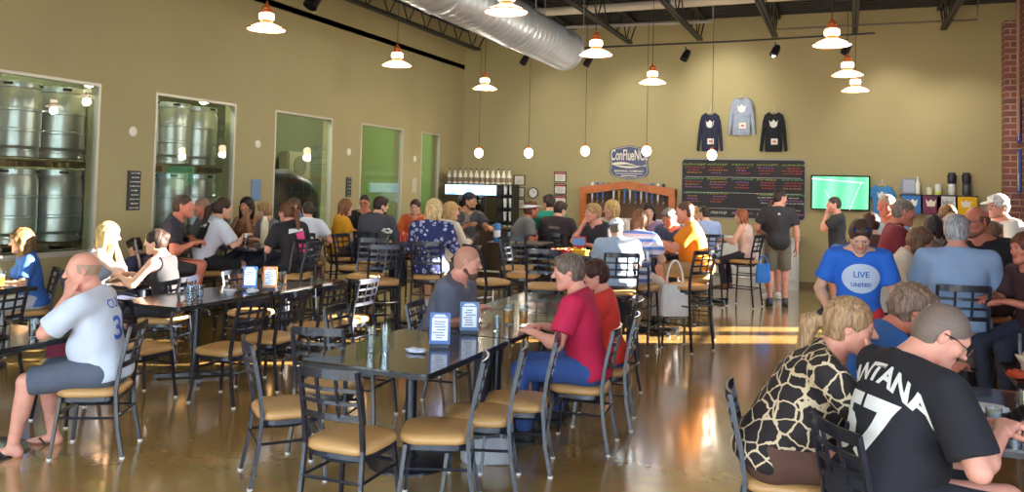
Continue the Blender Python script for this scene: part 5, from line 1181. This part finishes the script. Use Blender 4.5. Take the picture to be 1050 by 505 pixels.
# phone in the jersey man's hands
i=PP['P52']; pm=(i['palm'][0]+i['palm'][1])/2; W=i['root']
pw=np.array(i['hip'].tolist()+[0.])+rz(R_(i['face']))@(i['A'](pm)*i['s'])
r=empty('phone',pw+np.array([.02,.03,.03]),R_(-50),'dark mobile phone held by the man in the baseball jersey','phone'); ms=MB(); ms.box((0,0,0),(.075,.15,.009),rx(R_(25))); ms.obj('phone_case',[mat((24,26,32),.3)],r,bevel=.003); ms=MB(); ms.box((0,0.002,.0055),(.066,.135,.001),rx(R_(25))); ms.obj('screen',[mat((12,14,18),.06)],r,smooth=False)
# ---------------------------------------------------------------- tables, chairs, stools and what stands on them
G4='dark tables pushed together in a row at the centre'
make_table('dining_table',.9,1.28,.75,(-2.7,4.96),'nearest dark table of the central row, with three tall empty glasses',group=None)
make_table('dining_table',.76,1.28,.75,(-2.63,6.26),'second dark table of the central row, in front of the bald man in grey')
make_table('dining_table',.9,1.24,.75,(-2.7,7.54),'farthest dark table of the central row')
make_table('dining_table',.75,1.25,.75,(-5.68,6.19),'nearer dark table of the left row, with glasses and menu stands',base='cross')
make_table('dining_table',.75,1.25,.75,(-5.66,7.46),'farther dark table of the left row',base='cross')
make_table('dining_table',.8,.9,.75,(-5.35,3.9),'dark pedestal table with a round base at the far left, before the bald man')
make_table('dining_table',.6,.9,.75,(-7.75,5.5),'dark table under the first window where the curly haired woman sits')
make_table('dining_table',.42,.7,.75,(-6.92,6.72),'small dark table between the blonde woman and the woman in black')
make_table('high_table',.6,1.1,1.05,(-6.82,8.6),'long high dark table between the cyclists',base='cross')
make_table('high_table',.7,.7,1.05,(-5.5,9.6),'square high dark table with a red condiment caddy beside the floral blouse',base='cross')
make_table('high_table',.7,.7,1.05,(-6.75,11.15),'high table between the woman in yellow and the man in charcoal',base='cross')
make_table('high_table',.8,.7,1.05,(-4.45,11.4),'high table with a grey worn top below the wall clock',base='cross',topm=mat((120,108,96),.3,noise=.2,scale=4))
make_table('high_table',.72,1.0,1.05,(-3.12,10.1),'high dark table holding red and yellow food baskets',base='cross')
make_table('high_table',.52,.62,1.05,(-2.35,10.85),'small high table before the man in the orange polo shirt',base='cross')
make_table('high_table',.6,.6,1.05,(-2.15,14.35),'high table beside the auburn haired woman, below the chalkboard',base='cross')
make_table('high_table',.75,.75,1.05,(1.02,8.36),'high dark table ringed by the group at the right',base='cross')
make_table('dining_table',.95,1.3,.75,(.98,4.9),'dark table with glasses at the lower right, before the baseball jersey')
make_table('dining_table',.8,.7,.75,(1.35,6.15),'dark table with a crumpled paper bag, behind the lower right table')
chair=make_chair(False); stool=make_chair(True); 
alu_chair=None
used={'low':False,'high':False}
def seat_at(kind,x,y,face,label,group=None):
    pr=chair if kind=='low' else stool; f=not used[kind]; used[kind]=True
    return place(pr,f,(x,y,0),R_(face),label,group)
for k,i in PP.items():
    if not i['stool']: continue
    f=rz(R_(i['face']))@np.array([0,1,0]); h=i['hip']; l=i['label']
    who=l.split(' ')
    short=' '.join(l.split(' ')[:9]).rstrip(',')
    for cut in(' sitting',' seen',' leaning',' reaching',' partly',' bending',' facing',' resting',' on a',' with long',' under',' behind',' before',' beside',' by the',' near',' just',' half',' cut',' at the',' below',' lit',' looking',' only',' mostly',' peeking',','):
        if cut in l: l=l.split(cut)[0]
    for cut in(' and ',' with '):
        if len(l.split())>10 and cut in l: l=l.rsplit(cut,1)[0]
    seat_at(i['stool'],h[0]+f[0]*.05,h[1]+f[1]*.05,i['face'],('lattice back bar stool under the ' if i['stool']=='high' else 'lattice back chair under the ')+l)
CHS=[(-2.55,4.02,0,'empty lattice chair at the near end of the central table, its back to the viewer'),
(-3.28,4.40,-42,'empty chair with tan seat at the near left corner of the central table'),
(-3.38,5.02,12,'second empty chair on the left side of the central table'),
(-3.55,5.72,-85,'empty chair on the left of the central table, next to the bald man in grey'),
(-2.2,4.37,112,'nearest empty chair on the right side of the central table'),
(-2.12,4.79,110,'second empty chair on the right side of the central table'),
(-2.04,5.2,107,'third empty chair on the right side, beside the crimson t-shirt'),
(-5.5,5.36,-6,'empty chair at the near end of the left table row, back to the viewer'),
(-4.86,5.66,92,'nearest empty chair on the right side of the left table row'),
(-4.88,6.26,90,'second empty chair on the right side of the left table row'),
(-4.86,6.88,88,'third empty chair on the right side of the left table row'),
(-4.88,7.5,90,'farthest empty chair on the right side of the left table row'),
(-6.0,7.35,-92,'empty chair on the left of the farther left row table'),
(-5.5,4.72,176,'chair carrying a burgundy purse, behind the far left pedestal table'),
(-7.05,5.1,95,'empty chair facing the curly haired woman table under the first window'),
(-3.4,7.45,-90,'empty chair at the far left side of the central table row'),
(-1.98,7.35,92,'empty chair at the right of the farthest central table'),
(1.35,6.85,178,'empty chair behind the paper bag table at the right')]
for x,y,a,l in CHS: seat_at('low',x,y,a,l)
STS=[(-5.42,8.72,192,'empty high stool facing the viewer, before the red caddy table'),
(-6.05,9.5,-90,'empty high stool left of the red caddy table'),
(-5.95,8.0,100,'dark empty high stool right of the cyclists'),
(-4.25,10.75,5,'empty high stool with tan seat below the worn grey table'),
(-3.7,11.25,95,'empty high stool at the right end of the worn grey table'),
(-3.2,8.95,15,'empty high stool behind the crimson t-shirt'),
(-3.85,9.95,-85,'empty high stool left of the food basket table'),
(-3.9,9.0,-30,'empty high stool standing loose in the aisle behind the bald man in grey'),
(-4.95,8.3,40,'empty high stool in the aisle left of the floral blouse'),
(-2.75,14.3,-90,'empty high stool left of the table below the chalkboard'),
(-1.75,9.9,60,'sunlit high stool standing beside the man in the orange polo shirt'),
(-4.4,13.9,0,'empty bar stool tucked against the dark bar counter'),
(-3.6,14.1,0,'bar stool at the right end of the dark bar counter')]
for x,y,a,l in STS: seat_at('high',x,y,a,l)
# on the central tables
for q,(x,y,h) in enumerate(((-2.88,4.72,.17),(-2.82,4.80,.185),(-2.76,4.70,.18))):
    tumbler((x,y,.75),['tall empty glass, left of the three on the nearest central table','tall empty glass, rear of the three on the nearest central table','tall empty glass, right of the three on the nearest central table'][q],h,.033)
def crumple(name,loc,size,c,label,cat,seed=1,flat=1.,group=None):
    random.seed(seed); bm=bmesh.new(); bmesh.ops.create_icosphere(bm,subdivisions=4,radius=1)
    for v in bm.verts:
        p=v.co; n=.16*math.sin(5*p.x+3*math.sin(4*p.z+seed))+.12*math.sin(7*p.y+4*p.x)+.07*math.sin(17*p.z+9*p.y)+.05*math.sin(23*p.x-11*p.z)
        v.co=Vector((p.x*size[0],p.y*size[1],(p.z+1)*size[2]*.5*flat))*(1+n*.6); v.co.z=max(v.co.z,0)
    me=bpy.data.meshes.new('m'); bm.to_mesh(me); bm.free(); me.materials.append(mat(c,.85,noise=.12,scale=20)); me.polygons.foreach_set('use_smooth',[True]*len(me.polygons))
    o=bpy.data.objects.new(name,me); COL.objects.link(o); o.location=loc; tag(o,label,cat,group); return o
crumple('paper_napkin',(-2.62,4.86,.75),(.07,.05,.03),(215,215,230),'crumpled white napkin beside the three tall glasses','napkin',2)
menu_card((-2.57,5.1,.75),22,'nearer blue menu stand on the central table',group=None)
menu_card((-2.62,5.68,.75),26,'farther menu stand on the central table, in front of the bald man in grey',group=None,back=(70,110,160))
amber=(244,160,58)
tumbler((-2.52,6.2,.75),'amber beer pint, left of the pair in front of the crimson t-shirt',.16,.04,liq=amber,nm='beer_glass'); tumbler((-2.40,6.24,.75),'amber beer pint, right of the pair in front of the crimson t-shirt',.16,.04,liq=amber,nm='beer_glass')
tumbler((-2.47,5.86,.75),'empty tumbler just left of the amber pints',.12,.034)
tumbler((-2.62,6.5,.75),'small water glass behind the amber pints',.12,.034)
# left row
for q,(x,y) in enumerate(((-5.60,5.98),(-5.53,6.05),(-5.52,5.92))): tumbler((x,y,.75),['clear glass at the left of the cluster on the left table row','clear glass at the back of the cluster on the left table row','clear glass at the front of the cluster on the left table row'][q],.13,.038)
r=empty('bowl',(-5.5,6.42,.75),0,'small white bowl on the left table row','bowl'); ms=MB(); ms.lathe([(.03,0),(.035,.006),(.065,.05),(.06,.05),(.03,.012),(.0001,.01)],n=24); ms.obj('bowl_body',[mat((232,232,235),.3)],r)
crumple('paper_napkin',(-5.4,6.62,.75),(.06,.05,.05),(226,228,240),'balled white napkin on the left table row','napkin',5)
menu_card((-5.62,6.85,.75),30,'blue menu stand on the farther part of the left table row',group=None); menu_card((-5.45,6.95,.75),28,'amber fronted menu stand on the left table row',group=None,back=(190,120,40))
tumbler((-5.5,7.15,.75),'clear glass behind the amber menu stand',.15,.036); tumbler((-5.62,7.4,.75),'dark drink glass at the far end of the left table row',.14,.036,liq=(70,44,30))
# far left
r=empty('sauce_caddy',(-5.32,3.92,.75),0,'dark wire caddy with bottles on the far left table','caddy')
ms=MB(); ms.lathe([(.09,0),(.09,.01)],n=20); 
for a in range(0,360,60): ms.tube([(.085*math.cos(R_(a)),.085*math.sin(R_(a)),.005),(.085*math.cos(R_(a)),.085*math.sin(R_(a)),.09)],.003,5)
ms.tube([(.085*math.cos(t_),.085*math.sin(t_),.09) for t_ in np.linspace(0,6.283,25)],.003,5); ms.tube([(0,0,.0),(0,0,.24),(.02,0,.26),(0,0,.28)],.004,6); ms.obj('wire_rack',[mat((28,28,30),.4,.5)],r)
for a,c in((20,(40,26,20)),(140,(205,198,180)),(260,(60,30,22))):
    x,y=.045*math.cos(R_(a)),.045*math.sin(R_(a)); ms=MB(); ms.lathe([(.024,.01),(.027,.02),(.027,.11),(.012,.15),(.012,.17)],c=(x,y,0),n=14); b_=ms.obj('bottle',[mat(c,.2,name='bottle_glass')],r); ms=MB(); ms.lathe([(.014,.165),(.014,.19)],c=(x,y,0),n=12); ms.obj('bottle_cap',[mat((40,40,42),.4)],b_)
tumbler((-5.12,4.05,.75),'glass with a dark drink on the far left table',.13,.036,liq=(60,30,20))
tumbler((-7.72,5.72,.75),'beer glass in front of the curly haired woman',.15,.04,liq=(222,150,50),nm='beer_glass')
crumple('paper_napkin',(-7.62,5.4,.75),(.11,.09,.04),(235,235,238),'white paper lying on the curly haired woman table','napkin',7)
def bag(name,loc,rot,w,d,h,c,label,handles=.12,cat='bag'):
    r=empty(name,loc,R_(rot),label,cat); pts=rrect(w,d,min(w,d)*.4,5); n=len(pts); rings=[(1.,0),(1.05,.12*h),(1.04,.5*h),(.92,.85*h),(.86,h)]
    vs=[(x*k,y*k*(1 if z<.7*h else .6),z+.01*math.sin(20*x)) for k,z in rings for x,y in pts]
    ms=MB(); ms.add(vs,[(i*n+j,i*n+(j+1)%n,(i+1)*n+(j+1)%n,(i+1)*n+j) for i in range(len(rings)-1) for j in range(n)]+[tuple(range(n))[::-1],tuple(range((len(rings)-1)*n,len(rings)*n))])
    m=mat(c,.7,noise=.1,scale=9,bump=.2,name='bag_cloth'); ms.obj('bag_body',[m],r,ang=70)
    for q in(-1,1): ms=MB(); ms.tube([(w*.3*math.cos(t_),q*d*.2,h*.95+handles*math.sin(t_)) for t_ in np.linspace(math.pi,0,13)],.008,6); ms.obj('bag_handle',[m],r)
    return r
bag('purse',(-5.5,4.66,.47),4,.34,.16,.17,(120,34,68),'burgundy purse lying on the chair at the far left table',.05)
bag('tote_bag',(-1.86,9.72,.40),20,.32,.10,.36,(245,243,238),'white tote bag hanging from the sunlit stool beside the orange polo shirt',.3)
bag('shopping_bag',(-1.25,13.85,.42),10,.22,.08,.30,(40,120,215),'bright blue bag hanging at the stool below the chalkboard',.14)
bag('handbag',(-2.25,5.22,.0),15,.34,.2,.16,(176,176,180),'pale grey patterned handbag on the floor under the central table',.1)
bag('backpack',(-2.45,8.62,.77),10,.22,.12,.1,(26,26,32),'small black bag on the stool seat behind the man in the white cap',.03) if False else None
# cyclists' table
tall=lambda x,y,l,c,h: None
r=empty('water_bottle',(-6.95,8.72,1.05),0,'tall cream cylinder bottle on the cyclists table','bottle'); ms=MB(); ms.lathe([(.045,0),(.05,.01),(.05,.27),(.04,.30)],n=18); ms.obj('bottle_body',[mat((222,206,166),.45)],r); ms=MB(); ms.lathe([(.03,.295),(.03,.335),(.02,.35)],n=14); ms.obj('cap',[mat((235,225,200),.4)],r)
tumbler((-6.75,8.95,1.05),'clear glass on the cyclists table, behind the cream bottle',.14,.036); tumbler((-6.7,8.6,1.05),'clear glass in the middle of the cyclists table',.14,.036); tumbler((-6.85,8.25,1.05),'dark beer glass at the near end of the cyclists table',.14,.038,liq=(70,36,20),nm='beer_glass')
tumbler((-6.6,11.2,1.05),'amber beer glass before the man in charcoal',.14,.038,liq=amber,nm='beer_glass'); tumbler((-6.9,11.0,1.05),'glass beside the woman in yellow',.14,.038)
r=empty('condiment_caddy',(-5.35,9.55,1.05),.3,'red condiment caddy on the square high table','caddy'); ms=MB(); ms.box((0,0,.03),(.22,.14,.06)); ms.obj('tray',[mat((60,36,30),.5)],r,bevel=.006)
for x,c in((-.06,(205,40,36)),(0,(200,60,40)),(.06,(235,190,60))): ms=MB(); ms.lathe([(.025,.02),(.027,.13),(.012,.17),(.005,.2)],c=(x,0,0),n=12); ms.obj('squeeze_bottle',[mat(c,.4)],r)
r=empty('flower_glass',(-5.55,9.42,1.05),0,'glass with white flowers and green leaves on the square high table','flowers'); ms=MB(); ms.lathe([(.03,0),(.04,.12)],n=16,cap=False); ms.obj('vase',[clear],r)
random.seed(8)
for k in range(7):
    a=k*.9; t_=(.05*math.cos(a),.05*math.sin(a),.17+.02*(k%3)); ms=MB(); ms.tube([(0,0,.01),(t_[0]*.4,t_[1]*.4,.1),t_],.003,5); s_=ms.obj('stem',[mat((60,120,50),.6)],r); ms=MB(); ms.lathe([(.0001,-.01),(.018,-.004),(.026,.01),(.012,.018),(.0001,.014)],c=t_,n=9); ms.obj('flower',[mat((236,238,232),.7)],s_)
tumbler((-4.6,11.3,1.05),'clear glass on the worn grey high table',.14,.038)
r=empty('tall_can',(-4.72,11.12,1.05),0,'tall blue and white can on the worn grey table','can'); ms=MB(); ms.lathe([(.045,0),(.05,.01),(.05,.25),(.04,.27)],n=18); ms.obj('can_body',[mat((60,130,200),.35)],r); ms=MB(); ms.lathe([(.051,.07),(.051,.17)],n=18,cap=False); ms.obj('can_label',[mat((235,240,245),.5)],r)
def basket(x,y,rot,c,label,z=1.05,food=(230,190,90)):
    r=empty('food_basket',(x,y,z),R_(rot),label,'food basket'); ms=MB(); pts=rrect(.24,.15,.06,5); n=len(pts); rg=[(.8,0),(1,.05),(.96,.05),(.76,.008)]
    ms.add([(a*k,b*k,zz) for k,zz in rg for a,b in pts],[(i*n+j,i*n+(j+1)%n,(i+1)*n+(j+1)%n,(i+1)*n+j) for i in range(3) for j in range(n)]+[tuple(range(n))[::-1],tuple(range(3*n,4*n))]); ms.obj('basket_tray',[mat(c,.45)],r)
    random.seed(int(abs(x*100)))
    for k in range(8): 
        ms=MB(); a=random.uniform(0,3.1); ms.box((random.uniform(-.07,.07),random.uniform(-.04,.04),.03+.008*(k%4)),(.07,.014,.014),rz(a)@ry(random.uniform(-.3,.3))); ms.obj('chip',[mat(food,.6)],r,bevel=.003)
    return r
basket(-3.28,9.75,10,(200,40,44),'red food basket nearest on the food basket table'); basket(-3.05,9.82,-8,(232,186,52),'yellow food basket beside the red one'); basket(-3.2,10.05,30,(205,48,50),'second red food basket behind the first')
r=empty('napkin_box',(-3.22,10.32,1.05),.2,'red and blue carton on the food basket table','box'); ms=MB(); ms.box((0,0,.09),(.16,.10,.18)); ms.obj('carton',[mat((196,44,50),.5)],r,bevel=.004); ms=MB(); ms.box((0,-.052,.12),(.15,.004,.09)); ms.obj('carton_label',[mat((90,140,205),.5)],r,smooth=False)
tumbler((-2.95,10.4,1.05),'clear beer glass on the food basket table',.15,.038,liq=(215,150,60),nm='beer_glass'); tumbler((-2.3,10.75,1.05),'clear glass before the orange polo shirt',.14,.036); tumbler((-2.1,14.3,1.05),'amber beer glass below the chalkboard, beside the auburn haired woman',.15,.04,liq=amber,nm='beer_glass')
tumbler((1.1,8.2,1.05),'beer glass on the high table of the group at the right',.15,.038,liq=(200,130,50),nm='beer_glass'); tumbler((.92,8.5,1.05),'clear glass on the high table of the group at the right',.14,.038)
# lower right table
for q,(x,y,h,rr,lq,l) in enumerate(((.86,4.52,.15,.036,None,'tall clear glass, nearest of the cluster on the lower right table'),(.96,4.62,.155,.036,None,'tall clear glass at the right of the cluster on the lower right table'),(.80,4.72,.16,.034,None,'tall clear glass at the back of the cluster on the lower right table'),(.72,4.50,.075,.036,(225,225,230),'short cup with white dip on the lower right table'),(.66,4.64,.09,.038,(225,228,235),'wide cup of white dip behind the short one'),(.92,4.85,.17,.034,None,'slim clear glass farthest back on the lower right table'))):
    tumbler((x,y,.75),l,h,rr,liq=lq,nm='dip_cup' if lq else 'drinking_glass',cat='cup' if lq else 'glass')
crumple('paper_liner',(.64,4.95,.75),(.13,.09,.035),(222,226,234),'white paper liner beside the dip cups','paper',9)
crumple('paper_bag',(1.12,6.0,.75),(.13,.10,.20),(226,206,180),'crumpled pale paper bag on the table behind the lower right one','paper bag',12)
crumple('food_wrapper',(.98,5.93,.75),(.07,.06,.05),(212,80,50),'orange red food wrapper beside the paper bag','wrapper',4)
